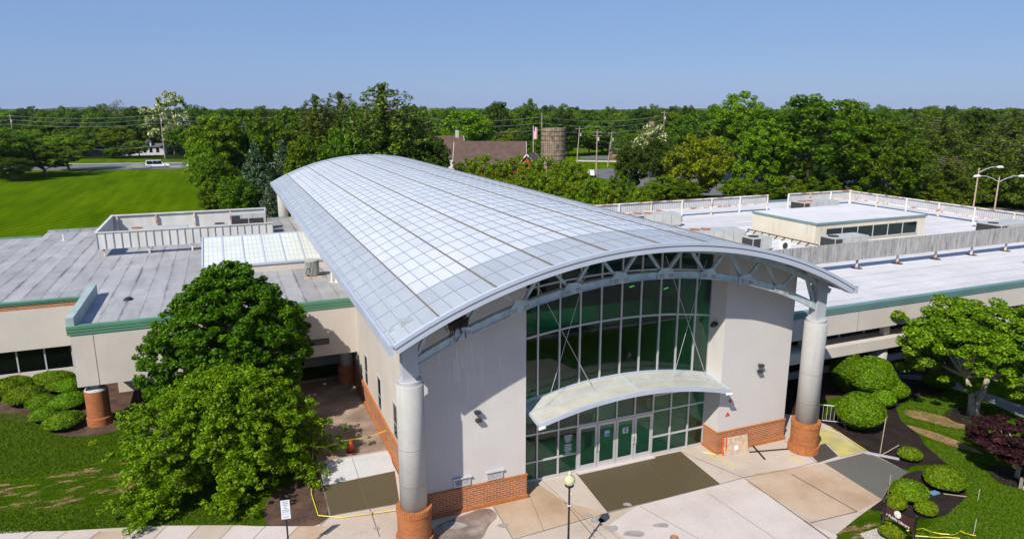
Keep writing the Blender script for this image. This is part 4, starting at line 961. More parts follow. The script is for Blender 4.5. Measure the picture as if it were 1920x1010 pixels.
def rtu(name, label, cx_, cy_, L_, W2, H_, z, rz=0, fans=2, rusty=True, hood=True, group=None):
    t_ = thing(name, label, 'rooftop unit', (cx_, cy_, z), rz, group)
    mb = MB(); mb.box((-L_ / 2, -W2 / 2, .18), (L_ / 2, W2 / 2, H_)); mb.box((-L_ / 2 + .1, -W2 / 2 + .1, 0), (L_ / 2 - .1, W2 / 2 - .1, .18)); b_ = mb.build('housing', 'hvac', t_)
    mb = MB()
    for k in range(1, int(L_ / .9)): mb.box((-L_ / 2 + k * .9 - .01, -W2 / 2 - .008, .2), (-L_ / 2 + k * .9 + .01, -W2 / 2, H_ - .03))
    if len(mb.f): mb.build('panel_seams', 'hvac_dark', b_)
    for k in range(fans):
        fx = -L_ / 2 + .55 + k * 1.0
        mb = MB(); mb.lathe((fx, 0, H_), [(.40, 0), (.42, .06), (.38, .06), (.36, .02)], 18); mb.build('fan', 'rust' if rusty else 'hvac_dark', t_)
    mb = MB(); mb.box((-L_ / 2 - .02, -W2 / 2 + .05, .25), (-L_ / 2, W2 / 2 - .05, H_ - .1)); mb.box((-L_ / 2 + .05, -W2 / 2 - .02, .25), (-L_ / 2 + .75, -W2 / 2, H_ - .1)); mb.build('coil', 'hvac_dark', t_)
    if hood:
        mb = MB(); mb.box((L_ / 2, -W2 / 2 + .2, .45), (L_ / 2 + .3, W2 / 2 - .2, H_ - .25)); mb.build('intake_hood', 'hvac', t_)
    return t_
rtu('rooftop_unit', 'long grey rooftop unit with two rusty fans, farthest back beside the vault', 38.4, 56.5, 4.6, 2.0, 1.25, RZ, R(-10))
rtu('rooftop_unit', 'long grey rooftop unit with two rusty fans, midway along the vault', 37.6, 46.6, 4.6, 2.0, 1.3, RZ, R(-10))
rtu('rooftop_unit', 'squat box condenser with one dark fan in front of the penthouse wall', 39.2, 43.2, 1.9, 1.3, 1.15, RZ, 0, 1, False, False)
rtu('rooftop_unit', 'low unit half hidden between slat screen and penthouse windows', 45.6, 40.4, 3.6, 1.5, 1.25, RZ, 0, 1, False, False)
rtu('rooftop_unit', 'rooftop unit with rusty fans behind the penthouse by the gap', 60.8, 58.4, 5.0, 2.0, 1.15, RZ, 0, 2, True, True)
rtu('rooftop_unit', 'grey rooftop unit at the right picture edge behind the slat screen', 63.5, 39.3, 4.6, 2.2, 1.4, RZ, 0, 1, False, True)
rtu('rooftop_unit', 'leftmost grey unit with rusty fan inside the white enclosure', -5.4, 64.6, 4.4, 1.6, 1.45, LZ, 0, 1, True, False)
rtu('rooftop_unit', 'small round-fan unit in the middle of the white enclosure', -0.6, 64.8, 1.3, 1.1, 1.4, LZ, 0, 1, False, False)
t_ = rtu('rooftop_unit', 'tall unit with two black coils at the right end of the white enclosure', 1.7, 66.5, 2.9, 1.6, 2.0, LZ, 0, 0, False, False)
mb = MB(); mb.box((-1.2, -.83, .5), (-.05, -.81, 1.6)); mb.box((.05, -.83, .5), (1.25, -.81, 1.6)); mb.build('coil', 'hvac_dark', t_)
t_ = thing('wall_unit', 'small white split air conditioner on the roof near the penthouse', 'air conditioner', (41.3, 42.3, RZ))
mb = MB(); mb.box((-.45, -.17, .1), (.45, .17, .75)); mb.build('housing', 'white_paint', t_); mb = MB(); mb.tube([(-.15, -.18, .42), (-.15, -.2, .42)], .26, 16); mb.build('fan', 'hvac_dark', t_)
t_ = thing('condenser', 'round grey finned condenser standing on the left roof beside the vault', 'condenser', (5.0, 47.6, LZ))
mb = MB()
for k in range(32):
    a = 2 * math.pi * k / 32; mb.box((.42, -.02, .15), (.47, .02, 1.1), Matrix.Rotation(a, 4, 'Z'))
mb.build('fins', 'hvac', t_)
mb = MB(); mb.lathe((0, 0, 0), [(.40, .1), (.40, 1.08)], 24); mb.build('coil', 'hvac_dark', t_)
mb = MB(); mb.lathe((0, 0, 1.1), [(.48, 0), (.48, .06), (.3, .09)], 24); mb.build('top_grille', 'hvac', t_)
mb = MB(); mb.box((-.6, -.5, 0), (.6, -.35, .1)); mb.box((-.6, .35, 0), (.6, .5, .1)); mb.build('sleeper', 'wood_board', t_)
mb = MB(); mb.tube([(-.3, -.45, .2), (-.5, -.6, .35), (-.35, -.55, .7), (-.2, -.44, .6)], .03, 6); mb.build('pipework', 'black_paint', t_)
for i, (x, y, h, lab) in enumerate(((6.0, 45.6, .75, 'taller white vent pipe of the pair beside the round condenser'), (6.25, 45.3, .65, 'shorter white vent pipe of the pair beside the round condenser'), (-13.3, 69.5, .55, 'lone white vent pipe near the back of the left roof'), (54.5, 31.8, .45, 'short pale vent pipe on the right roof near its front edge'), (67.2, 44.5, .45, 'short pale vent pipe beside the rusty side screen'))):
    t_ = thing('vent_pipe', lab, 'vent pipe', (x, y, LZ)); mb = MB(); mb.tube([(0, 0, 0), (0, 0, h)], .055, 10); mb.build('pipe', 'white_paint', t_)
    mb = MB(); mb.lathe((0, 0, 0), [(.28, 0), (.1, .04), (.07, .1)], 14); mb.build('flashing', 'mulch_pale' if i > 2 else 'alu', t_)
t_ = thing('roof_drain', 'black roof drain beside the raised parapet of the left roof', 'drain', (-5.9, 45.7, LZ)); mb = MB(); mb.lathe((0, 0, 0), [(.3, 0), (.24, .06), (.12, .16)], 14); mb.build('dome', 'black_paint', t_)
mb = MB(); mb.box((-.15, -.1, 0), (.15, .35, .1)); mb.build('outlet', 'black_paint', t_)

# ------------------------------------------------------------------ foliage generators
def leaf_object(name, C, NRM, size, mat, parent=None, elong=1.7, fold=0.12, rng=None):
    n = len(C); rng = rng or np.random.default_rng(1)
    nr = NRM / np.linalg.norm(NRM, axis=1, keepdims=True)
    r = rng.normal(size=(n, 3)); tg = np.cross(nr, r); tg /= np.linalg.norm(tg, axis=1, keepdims=True) + 1e-9
    bt = np.cross(nr, tg); s = (size * rng.uniform(.45, 1.45, n))[:, None]
    v = np.empty((n, 4, 3), np.float32)
    v[:, 0] = C - tg * s * .5 * elong ** .5; v[:, 2] = C + tg * s * .5 * elong ** .5
    v[:, 1] = C + bt * s * .5 / elong ** .5 * 1.3 + nr * s * fold; v[:, 3] = C - bt * s * .5 / elong ** .5 * 1.3 + nr * s * fold
    me = bpy.data.meshes.new(name); me.vertices.add(4 * n); me.vertices.foreach_set('co', v.ravel())
    me.loops.add(4 * n); me.loops.foreach_set('vertex_index', np.arange(4 * n, dtype=np.int32))
    me.polygons.add(n); me.polygons.foreach_set('loop_start', np.arange(0, 4 * n, 4, dtype=np.int32)); me.polygons.foreach_set('loop_total', np.full(n, 4, np.int32))
    me.materials.append(M[mat]); me.update(calc_edges=True)
    o = bpy.data.objects.new(name, me); COL.objects.link(o); o.parent = parent
    return o
def clump_leaves(rng, centres, radii, per, up=0.7, outw=0.6, flat=0.65, rnd=0.8, crown_c=None):
    Cs, Ns = [], []
    for (c, r, k) in zip(centres, radii, per):
        d = rng.normal(size=(k, 3)); d /= np.linalg.norm(d, axis=1, keepdims=True)
        rad = r * rng.uniform(.35, 1.0, (k, 1)) ** .5
        p = c + d * rad * np.array([1, 1, flat])
        Cs.append(p); nn = d * outw + np.array([0, 0, up]) + rng.normal(size=(k, 3)) * rnd * .5
        Ns.append(nn)
    return np.concatenate(Cs), np.concatenate(Ns)
def lumpy(rng, k=5):
    ds = rng.normal(size=(k, 3)); ds /= np.linalg.norm(ds, axis=1, keepdims=True); am = rng.uniform(-.22, .28, k)
    return lambda d: 1 + sum(a * np.maximum(0, d @ dd) ** 2 for a, dd in zip(am, ds))
def limbs(mb, rng, base_r, th, targets, bend=.12, n=7, top=None):
    top = top if top is not None else th
    mb.tube([(0, 0, -.02), (0.01, 0, th * .4), (rng.normal() * .01, rng.normal() * .01, th)], [base_r * 1.35, base_r, base_r * .8], 9)
    for tg in targets:
        s = np.array([0, 0, th * rng.uniform(.75, 1.0)]); e = np.array(tg); md = s * .5 + e * .5 + rng.normal(size=3) * bend * np.linalg.norm(e - s) * .3; md[2] += .06 * np.linalg.norm(e - s)
        mb.tube([s, s * .75 + md * .25, md, e * .8 + md * .2, e], [base_r * .6, base_r * .5, base_r * .34, base_r * .2, base_r * .07], n, cap=False)
def crown_points(rng, nclump, lo, hi, cz, rz_, shell=.7, inner=.25, shape='round'):
    """clump centres of a unit tree: height 1, width 1"""
    lf = lumpy(rng); out = []
    while len(out) < nclump:
        d = rng.normal(size=3); d /= np.linalg.norm(d)
        r = rng.uniform(.72, 1.0) if rng.random() < shell else rng.uniform(.3, .75)
        s = float(lf(d[None])[0]); p = np.array([d[0] * .43 * r * s, d[1] * .43 * r * s, cz + d[2] * rz_ * r * (s if d[2] < 0 else min(s, 1.08))])
        if p[2] < lo or p[2] > hi: continue
        out.append(p)
    return np.array(out)
def broad_proto(seed, mat, nclump=85, leaves=13000, leaf=.024, cz=.60, rz_=.36, lo=.16, cr=(.045, .09), bark='bark'):
    rng = np.random.default_rng(seed); nclump *= 2
    t_ = thing('broadleaf_tree', 'x', 'tree')
    cs = crown_points(rng, nclump, lo, .97, cz, rz_); rd = rng.uniform(*cr, nclump)
    per = (rd ** 2 / (rd ** 2).sum() * leaves).astype(int) + 4
    C, Nn = clump_leaves(rng, cs, rd, per)
    C[:, 2] = np.minimum(C[:, 2], 1.02 - rng.uniform(0, .02, len(C)))
    leaf_object('crown', C, Nn, leaf, mat, t_, rng=rng)
    mb = MB(); tg = cs[rng.choice(nclump, 9, replace=False)] * .92; limbs(mb, rng, .022, max(lo * 1.1, .2), tg, n=6); mb.build('trunk', bark, t_, smooth=True)
    return t_
def conifer_proto(seed, mat, levels=17, leaves=9500, leaf=.030, base=.08, wide=.5, taper=.9, droop=-.03, gap=.35, name='pine_tree', tips=.05):
    rng = np.random.default_rng(seed); t_ = thing(name, 'x', 'tree'); cs, rd = [], []
    mb = MB(); mb.tube([(0, 0, -.02), (0, 0, .5), (0, 0, .98)], [.022, .014, .004], 8)
    for i in range(levels):
        f = i / (levels - 1); z = base + (0.97 - base) * f; R_ = wide * (1 - f) ** taper * rng.uniform(.72, 1.08) + .03
        nb = max(5, int(8 * (1 - f) + 5)); a0 = rng.uniform(0, 6.28)
        for k in range(nb):
            a = a0 + 2 * math.pi * k / nb + rng.normal() * .15; rr_ = R_ * rng.uniform(.72, 1.1)
            tip = np.array([math.cos(a) * rr_, math.sin(a) * rr_, z + droop * rr_ * 2 + tips * rr_])
            st_ = np.array([0, 0, z]); mb.tube([st_, tip], [.006, .002], 4, cap=False)
            for q in np.linspace(gap, 1.0, max(2, int(rr_ / .075))):
                cs.append(st_ + (tip - st_) * q + rng.normal(size=3) * .008); rd.append(.036 + .042 * (1 - f) * q * rng.uniform(.7, 1.3))
    cs = np.array(cs); rd = np.array(rd); per = (rd ** 2 / (rd ** 2).sum() * leaves).astype(int) + 3
    C, Nn = clump_leaves(rng, cs, rd, per, up=.8, outw=.5, flat=.6)
    leaf_object('crown', C, Nn, leaf, mat, t_, elong=3.2, rng=rng); mb.build('trunk', 'bark', t_, smooth=True)
    return t_
def shrub_obj(name, label, loc, rx, ry, h, leaf, nleaf, seed, mat='leaf_box', group=None, rz=0, cat='shrub'):
    rng = np.random.default_rng(seed); t_ = thing(name, label, cat, loc, rz, group); lf = lumpy(rng, 7)
    d = rng.normal(size=(nleaf, 3)); d /= np.linalg.norm(d, axis=1, keepdims=True); d[:, 2] = np.abs(d[:, 2]) * np.where(rng.random(nleaf) < .85, 1, -.45)
    s = lf(d)[:, None] * .35 + .65
    # small bumps
    bx = rng.normal(size=(60, 3)); bx /= np.linalg.norm(bx, axis=1, keepdims=True)
    bump_ = np.max(np.clip((d @ bx.T - .93) / .07, 0, 1), axis=1)[:, None] * .07
    rr_ = rng.uniform(.90, 1.0, (nleaf, 1)) * s + bump_ - .05
    C = d * rr_ * np.array([rx, ry, h * .55]) + np.array([0, 0, h * .47]); C[:, 2] = np.maximum(C[:, 2], .03)
    leaf_object('foliage', C, d * .9 + rng.normal(size=(nleaf, 3)) * .45, leaf, mat, t_, elong=1.6, rng=rng)
    mb = MB(); n1, n2 = 14, 24
    for i in range(n1 + 1):
        ph_ = math.pi * i / n1
        for k in range(n2):
            th_ = 2 * math.pi * k / n2; dd = np.array([math.sin(ph_) * math.cos(th_), math.sin(ph_) * math.sin(th_), math.cos(ph_)])
            q = dd * (float(lf(np.abs(dd * [1, 1, 0]) * np.sign(dd) + [0, 0, abs(dd[2])])[None][0]) * .35 + .65) * .79
            mb.v.append((q[0] * rx, q[1] * ry, max(.0, q[2] * h * .55 + h * .47)))
    for i in range(n1):
        for k in range(n2): a = i * n2; k2 = (k + 1) % n2; mb.f.append([a + k, a + n2 + k, a + n2 + k2, a + k2]); mb.m.append(0)
    mb.build('dark_core', 'leaf_dark', t_, smooth=True)  # solid dark core puts shade into the gaps between the leaves
    return t_

# prototypes (moved into place by the first use)
class Kind:
    def __init__(s, make): s.make = make; s.protos = []; s.i = 0
    def place(s, loc, w_, h, label, group=None, rz=None, cat=None):
        nvar = len(s.make)
        j = s.i % nvar; s.i += 1
        if j >= len(s.protos):
            p = s.make[j](); s.protos.append(p); o = p
        else:
            o = copy_thing(s.protos[j])
        if 'group' in o: del o['group']
        o.location = loc; o.scale = (w_, w_, h); o.rotation_euler = (0, 0, rz if rz is not None else random.uniform(0, 6.28))
        o['label'] = label
        if group: o['group'] = group
        if cat: o['category'] = cat
        return o
K = {
 'mid': Kind([lambda: broad_proto(11, 'leaf_mid'), lambda: broad_proto(12, 'leaf_mid', 70), lambda: broad_proto(13, 'leaf_mid', 100, cz=.56, rz_=.40, lo=.12)]),
 'bright': Kind([lambda: broad_proto(21, 'leaf_bright'), lambda: broad_proto(22, 'leaf_bright', 75)]),
 'lime': Kind([lambda: broad_proto(24, 'leaf_lime', 80, cz=.52, rz_=.44, lo=.08), lambda: broad_proto(25, 'leaf_lime', 70, cz=.52, rz_=.44, lo=.08)]),
 'dark': Kind([lambda: broad_proto(31, 'leaf_dark'), lambda: broad_proto(32, 'leaf_dark', 70)]),
 'yellow': Kind([lambda: broad_proto(41, 'leaf_yellow', 90, cz=.52, rz_=.45, lo=.06)]),
 'bloom': Kind([lambda: broad_proto(51, 'leaf_bloom', 60, cz=.55, rz_=.42, lo=.12), lambda: broad_proto(52, 'leaf_bloom', 60, cz=.55, rz_=.42, lo=.12)]),
 'bare': Kind([lambda: broad_proto(61, 'leaf_bare', 60, leaves=2200, leaf=.022)]),
 'maple': Kind([lambda: broad_proto(71, 'leaf_bright', 140, leaves=30000, leaf=.0165, cz=.55, rz_=.42, lo=.10, cr=(.032, .07)), lambda: broad_proto(72, 'leaf_mid', 140, leaves=30000, leaf=.0165, cz=.55, rz_=.42, lo=.10, cr=(.032, .07))]),
 'pine': Kind([lambda: conifer_proto(81, 'leaf_pine', 25, 34000, .0185, droop=.02, tips=.06, taper=.42, gap=.08), lambda: conifer_proto(82, 'leaf_pine', 24, 34000, .0185, droop=.03, taper=.36, tips=.08, gap=.08)]),
 'spruce': Kind([lambda: conifer_proto(91, 'leaf_spruce', 18, 15000, .024, droop=-.08, name='spruce_tree'), lambda: conifer_proto(92, 'leaf_spruce', 18, 15000, .024, droop=-.08, name='spruce_tree')]),
}
random.seed(9)
def tree(kind, px_, ytop, wpx, depth, label, group=None, cat=None):
    p = atdepth(px_, ytop, depth); wid = wpx * depth / F
    return K[kind].place((p.x, p.y, 0), wid, max(p.z, 2.0), label, group, cat=cat)

# behind the building, left to right (kind, x, top y, width px, depth, label)
T = [
 ('mid', -25, 232, 170, 172, 'large shady tree at the left picture edge, standing on the field side'),
 ('mid', 75, 262, 135, 176, 'low spreading tree in the near left tree group on the field edge'),
 ('mid', 1176, 247, 62, 200, 'leafy tree hiding most of the brick house right of the silo'),
 ('mid', 240, 270, 46, 246, 'low tree in front of the left half of the white house'),
 ('bright', 118, 250, 110, 192, 'light green tree beside the left end of the road, overhanging its verge'),
 ('dark', 18, 290, 90, 164, 'small dark tree lowest in the left group, nearest the mown field'),
 ('bloom', 315, 169, 78, 262, 'tall tree with cream blossom rising behind the white house'),
 ('bare', 210, 186, 70, 300, 'thin half bare tree poking above the woods left of the blossom tree'),
 ('dark', 260, 196, 85, 292, 'dark rounded tree between the half bare tree and the blossom tree'),
 ('mid', 165, 232, 75, 262, 'tree across the road left of the grey bungalow'),
 ('bright', 215, 236, 80, 258, 'bright tree behind the grey bungalow across the road'),
 ('bright', 258, 262, 50, 248, 'small bright tree in the yard between bungalow and white house'),
 ('mid', 212, 276, 46, 244, 'low tree hiding the front of the grey bungalow'),
 ('mid', 340, 236, 70, 256, 'tree to the right of the white house across the road'),
 ('bright', 400, 212, 125, 134, 'sunlit broadleaf tree at the left end of the grove behind the library'),
 ('bright', 372, 262, 66, 126, 'small bright tree leaning over the field corner at the grove end'),
 ('mid', 462, 199, 120, 138, 'second broadleaf tree from the left in the grove'),
 ('mid', 405, 290, 95, 112, 'rounded tree beside the mown field, nearest its right edge'),
 ('bright', 393, 338, 60, 102, 'bushy young tree at the field corner nearest the left roof'),
 ('spruce', 475, 268, 120, 103, 'blue-green spruce standing left of the vault end'),
 ('spruce', 528, 262, 110, 107, 'blue-green spruce right behind the vault end corner'),
 ('mid', 440, 330, 80, 98, 'dark bushy tree below the spruces behind the left roof'),
 ('spruce', 505, 330, 80, 94, 'small spruce half hidden by the vault end column'),
 ('mid', 530, 198, 90, 142, 'broadleaf tree between the grove conifers'),
 ('pine', 590, 178, 120, 124, 'upright pine left of the tallest pine'),
 ('pine', 636, 172, 110, 128, 'slender dark pine beside the tallest pine'),
 ('pine', 715, 156, 205, 113, 'tallest broad white pine rising behind the vault'),
 ('pine', 775, 196, 130, 118, 'lower pine on the right flank of the tallest pine'),
 ('dark', 800, 235, 100, 116, 'dark evergreen mass at the right end of the pine group'),
 ('mid', 575, 245, 100, 105, 'bushy tree in front of the upright pine behind the vault'),
 ('mid', 640, 238, 90, 106, 'leafy tree below the slender pine behind the vault crown'),
 ('bright', 880, 202, 115, 200, 'pale green tree behind the brown barn roofs'),
 ('dark', 935, 186, 65, 262, 'round dark crown on the skyline above the barn'),
 ('mid', 990, 182, 58, 268, 'tall round crown on the skyline left of the silo'),
 ('dark', 1055, 196, 85, 250, 'broad dark tree on the skyline behind the silo'),
 ('mid', 1130, 238, 110, 262, 'tree behind the parking poles right of the silo'),
 ('mid', 1010, 262, 66, 205, 'dark leafy tree behind the flagpole'),
 ('bloom', 1221, 229, 84, 172, 'cream blossoming tree beside the brick gable far right of the silo'),
 ('dark', 1188, 268, 84, 128, 'dark green tree left of the blossom tree, behind the right roof'),
 ('dark', 1246, 248, 98, 136, 'dark green tree between the blossom tree and the yellow-green tree'),
 ('yellow', 1316, 247, 125, 122, 'yellow-green tree standing behind the rusty roof screen'),
 ('lime', 1086, 302, 62, 112, 'fresh green shrub-like tree just right of the silo'),
 ('lime', 1112, 332, 70, 96, 'fresh green young tree behind the right roof beside the vault'),
 ('mid', 1162, 318, 60, 104, 'small mid green tree at the right end of the hedge row'),
 ('maple', 1395, 166, 145, 158, 'tall dark maple behind the yellow-green tree'),
 ('maple', 1530, 173, 275, 126, 'largest spreading maple behind the middle of the right roof'),
 ('maple', 1445, 218, 130, 122, 'maple in front left of the largest maple'),
 ('maple', 1668, 216, 165, 118, 'broad maple on the right side of the largest maple'),
 ('maple', 1600, 182, 110, 150, 'maple top showing behind the largest maple'),
 ('maple', 1350, 210, 90, 168, 'maple left of the tall dark maple, behind the yellow-green tree'),
 ('pine', 1718, 206, 100, 172, 'dark pine behind the broad maple on the right'),
 ('pine', 1772, 214, 120, 160, 'dark pine in the right pine belt above the street lamps'),
 ('dark', 1838, 200, 110, 182, 'dark rounded tree on the skyline above the street lamps'),
 ('pine', 1905, 204, 120, 170, 'dark pine at the right picture edge on the skyline'),
 ('pine', 1782, 288, 120, 120, 'low yellowish pine left of the street lamps'),
 ('pine', 1868, 252, 150, 124, 'wide yellowish pine behind the double street lamp'),
 ('pine', 1945, 250, 130, 118, 'wide pine cut by the right picture edge'),
 ('mid', 1715, 300, 90, 128, 'broadleaf tree filling between maple and yellowish pine'),
]
for a in T: tree(*a)
# hedge row of young trees behind the vault on the right
for i, (x, yt) in enumerate(((872, 292), (902, 290), (932, 293), (962, 291), (992, 289), (1022, 292), (1052, 295), (1075, 300))):
    tree('lime', x, yt, 76, 128 - i * 3, 'young tree in the close-planted row between vault roof and barn', 'row of young trees in front of the barn')
for i, (x, yt) in enumerate(((985, 315), (1020, 320), (1055, 326), (1088, 336), (1120, 348), (1150, 352), (1200, 345))):
    tree('lime', x, yt, 66, 106 - i * 2, 'bushy young tree in the front row just behind the right roof edge', 'bushy young trees at the edge of the right roof')
for i, (x, yt) in enumerate(((1240, 328), (1285, 335), (1380, 330), (1425, 345), (1480, 330), (1545, 325), (1620, 335), (1690, 330), (1745, 345))):
    tree('mid' if i % 2 else 'bright', x, yt, 75, 118, 'low leafy tree under the big maples behind the right roof', 'low trees under the maples')
# woodland belts to the horizon
rng = random.Random(4)
def belt(depth, x0, x1, step, y0, y1, wpx, label, group, kinds):
    x = x0
    while x < x1:
        tree(rng.choice(kinds), x + rng.uniform(-.3, .3) * step, rng.uniform(y0, y1), wpx * rng.uniform(.85, 1.25), depth * rng.uniform(.93, 1.07), label, group); x += step
belt(285, -30, 360, 32, 199, 222, 66, 'tree in the woods directly across the left road', 'woods across the left road', ['mid', 'dark', 'mid', 'bright'])
belt(262, -30, 160, 30, 236, 256, 58, 'lower tree lining the far side of the left road', 'trees lining the left road', ['mid', 'bright'])
belt(300, 345, 820, 34, 195, 210, 58, 'tree showing behind the grove behind the library', 'trees behind the grove', ['mid', 'dark'])
belt(290, 780, 1320, 32, 195, 214, 56, 'tree in the woodland belt behind barn and silo', 'woodland behind barn and silo', ['mid', 'dark', 'mid', 'bright'])
belt(235, 820, 1010, 42, 232, 250, 60, 'nearer tree right behind the barn roofs', 'trees behind the barn', ['mid', 'bright', 'dark'])
belt(268, 1060, 1330, 36, 228, 246, 56, 'nearer tree beyond the far road right of the silo', 'trees beyond the far road', ['mid', 'dark', 'bright'])
belt(240, 1300, 1960, 40, 197, 218, 72, 'tree in the woods behind the big maples', 'woods behind the big maples', ['mid', 'dark', 'mid'])
belt(200, 1690, 1960, 44, 236, 256, 66, 'dark tree between the right skyline pines and the lamp pines', 'trees behind the street lamps', ['dark', 'pine', 'mid'])
belt(430, -40, 1960, 26, 194, 208, 46, 'small distant tree just below the horizon', 'distant trees below the horizon', ['mid', 'dark', 'mid', 'bright'])
# a few taller crowns on the skyline
for x, y in ((35, 196), (110, 206), (845, 200), (1205, 196), (1262, 190), (1290, 194), (1700, 194), (1780, 203), (1870, 198)):
    tree('dark', x, y, 46, 300, 'taller dark crown standing out on the distant skyline', 'taller crowns on the skyline')
# far-off woodland to the hills: one mass
def far_wood():
    g = np.random.default_rng(77); n = 52000
    dep = 470 + (g.random(n) ** 1.4) * 2600; px_ = g.uniform(-150, 2070, n)
    d0 = np.array([[fh.x, fh.y]]); r0 = np.array([[rt.x, rt.y]])
    den = (F * math.cos(PITCH) + 300 * math.sin(PITCH)); lat = (px_ - CX) / den * dep
    XY = d0 * dep[:, None] + r0 * lat[:, None]
    cell = np.sin(XY[:, 0] / 9.0) * np.cos(XY[:, 1] / 11.0) + np.sin(XY[:, 0] / 23 + 1) * .7
    z = 9.5 + cell * 1.8 + g.uniform(-2.0, 1.2, n) + np.sin(XY[:, 0] / 170 + XY[:, 1] / 260) * 2.6 + np.sin(XY[:, 0] / 61) * 1.3
    C = np.column_stack([XY, z]); leaf_size = 2.2 + dep / 700
    Nn = g.normal(size=(n, 3)) * .8 + np.array([-.3, -.3, .9])
    o = leaf_object('distant_woodland', C, Nn, 1.0, 'leaf_dark', None, 1.2, .2, g)
    # larger crowns further away
    me = o.data; co_ = np.empty(len(me.vertices) * 3, np.float32); me.vertices.foreach_get('co', co_); co_ = co_.reshape(n, 4, 3); co_ = (co_ - C[:, None]) * leaf_size[:, None, None] + C[:, None]
    me.vertices.foreach_set('co', co_.ravel().astype(np.float32)); me.update()
    tag(o, 'dark green unbroken woodland reaching to the horizon', 'woodland', None, 'stuff')
far_wood()
sheet('woodland_floor', [tuple(atdepth(x, 300, d)[:2]) for x, d in ((-300, 440), (2250, 440), (2250, 5600), (-300, 5600))], 7.0, 'leaf_dark')
def hills():
    mb = MB(); pts = []
    for i in range(161):
        x = -500 + i * 2900 / 160
        h = 205.5 - 4.5 * max(0, math.sin((x - 60) / 95)) * (1 if x < 600 else .5) - 1.2 * math.sin(x / 61) - .6 * math.sin(x / 17)
        p = atdepth(x, h, 7000); q = atdepth(x, h, 8200)
        pts.append(((p.x * .93, p.y * .93, 0), (p.x, p.y, p.z), (q.x, q.y, 0)))
    for a, b_ in zip(pts, pts[1:]):
        mb.face([a[0], b_[0], b_[1], a[1]]); mb.face([a[1], b_[1], b_[2], a[2]])
    mb.build('hills', 'leaf_dark', kind='structure')
hills()

# ------------------------------------------------------------------ foreground trees
def big_tree(name, label, loc, seed, mat, clumps, leaves, leaf, bark, limb_n, trunk_r, trunk_h, cat='tree', flat=.65, up=.7, elong=1.9, extra_limbs=0, rnd=.8):
    rng = np.random.default_rng(seed); t_ = thing(name, label, cat, loc)
    cs = np.array([c[:3] for c in clumps]); rd = np.array([c[3] for c in clumps]); per = (rd ** 2 / (rd ** 2).sum() * leaves).astype(int) + 8
    C, Nn = clump_leaves(rng, cs, rd, per, flat=flat, up=up, rnd=rnd)
    leaf_object('crown', C, Nn, leaf, mat, t_, elong=elong, rng=rng)
    mb = MB(); idx = rng.choice(len(cs), min(limb_n, len(cs)), replace=False)
    limbs(mb, rng, trunk_r, trunk_h, cs[idx] * np.array([.93, .93, 1]), n=8)
    mb.build('trunk', bark, t_, smooth=True); return t_
def dome(seed, n, rx, ry, z0, z1, r, shell=.75, cone=0.0, ox=0, oy=0, amp=1.0):
    g = np.random.default_rng(seed); lf = lumpy(g, 6); out = []
    cz, hz = (z0 + z1) / 2, (z1 - z0) / 2
    while len(out) < n:
        d = g.normal(size=3); d /= np.linalg.norm(d); q = g.uniform(.78, 1) if g.random() < shell else g.uniform(.25, .78)
        s = 1 + amp * (float(lf(d[None])[0]) - 1); k = 1 - cone * max(0, d[2]) ; R_ = g.uniform(*r)
        p = [ox + d[0] * (rx - R_ * .5) * q * s * k, oy + d[1] * (ry - R_ * .5) * q * s * k, cz + d[2] * (hz - R_ * .4) * q, R_]
        out.append(p)
    return out
big_tree('broadleaf_tree', 'dense dark green rounded tree in front of the left wing wall', (-0.35, 37.0, 0), 101, 'leaf_glossy', dome(7, 900, 4.35, 4.0, .8, 9.1, (.18, .42), cone=.42, shell=.8, amp=.8), 120000, .105, 'bark', 14, .22, 2.0, rnd=1.5)
# layered, drooping lighter tree
g = np.random.default_rng(33); cl = []
for k in range(64):
    a = 2 * math.pi * k / 64 * 11.3 + g.uniform(-.3, .3); f = (k + .5) / 64; zt = 5.3 - 4.1 * f ** 1.15; R_ = (1.8 + 3.5 * f ** .55) * g.uniform(.78, 1.12)
    if math.cos(a) > .3: R_ *= .86
    if math.sin(a) < -.3: R_ *= .86
    if math.cos(a) < -.55: R_ *= 1.3
    for q in np.linspace(.2, 1.0, int(4 + R_ * 1.6)):
        x = math.cos(a) * R_ * q * .95; y = math.sin(a) * R_ * q * .80; z = zt - .45 + .5 * math.sin(q * 2.2) - .95 * q ** 2.2 + g.normal() * .1
        cl.append([x, y, max(.7, z), g.uniform(.16, .34)])
        for _ in range(3): cl.append([x + g.normal() * .42, y + g.normal() * .42, max(.4, z - g.uniform(-.15, .6)), g.uniform(.12, .27)])
big_tree('zelkova_tree', 'spreading light green tree with drooping layered branches at the left walkway', (-0.45, 31.4, 0), 102, 'leaf_lime', cl, 125000, .085, 'bark', 30, .17, 1.6, flat=.6, up=.8, elong=2.8, rnd=1.2)
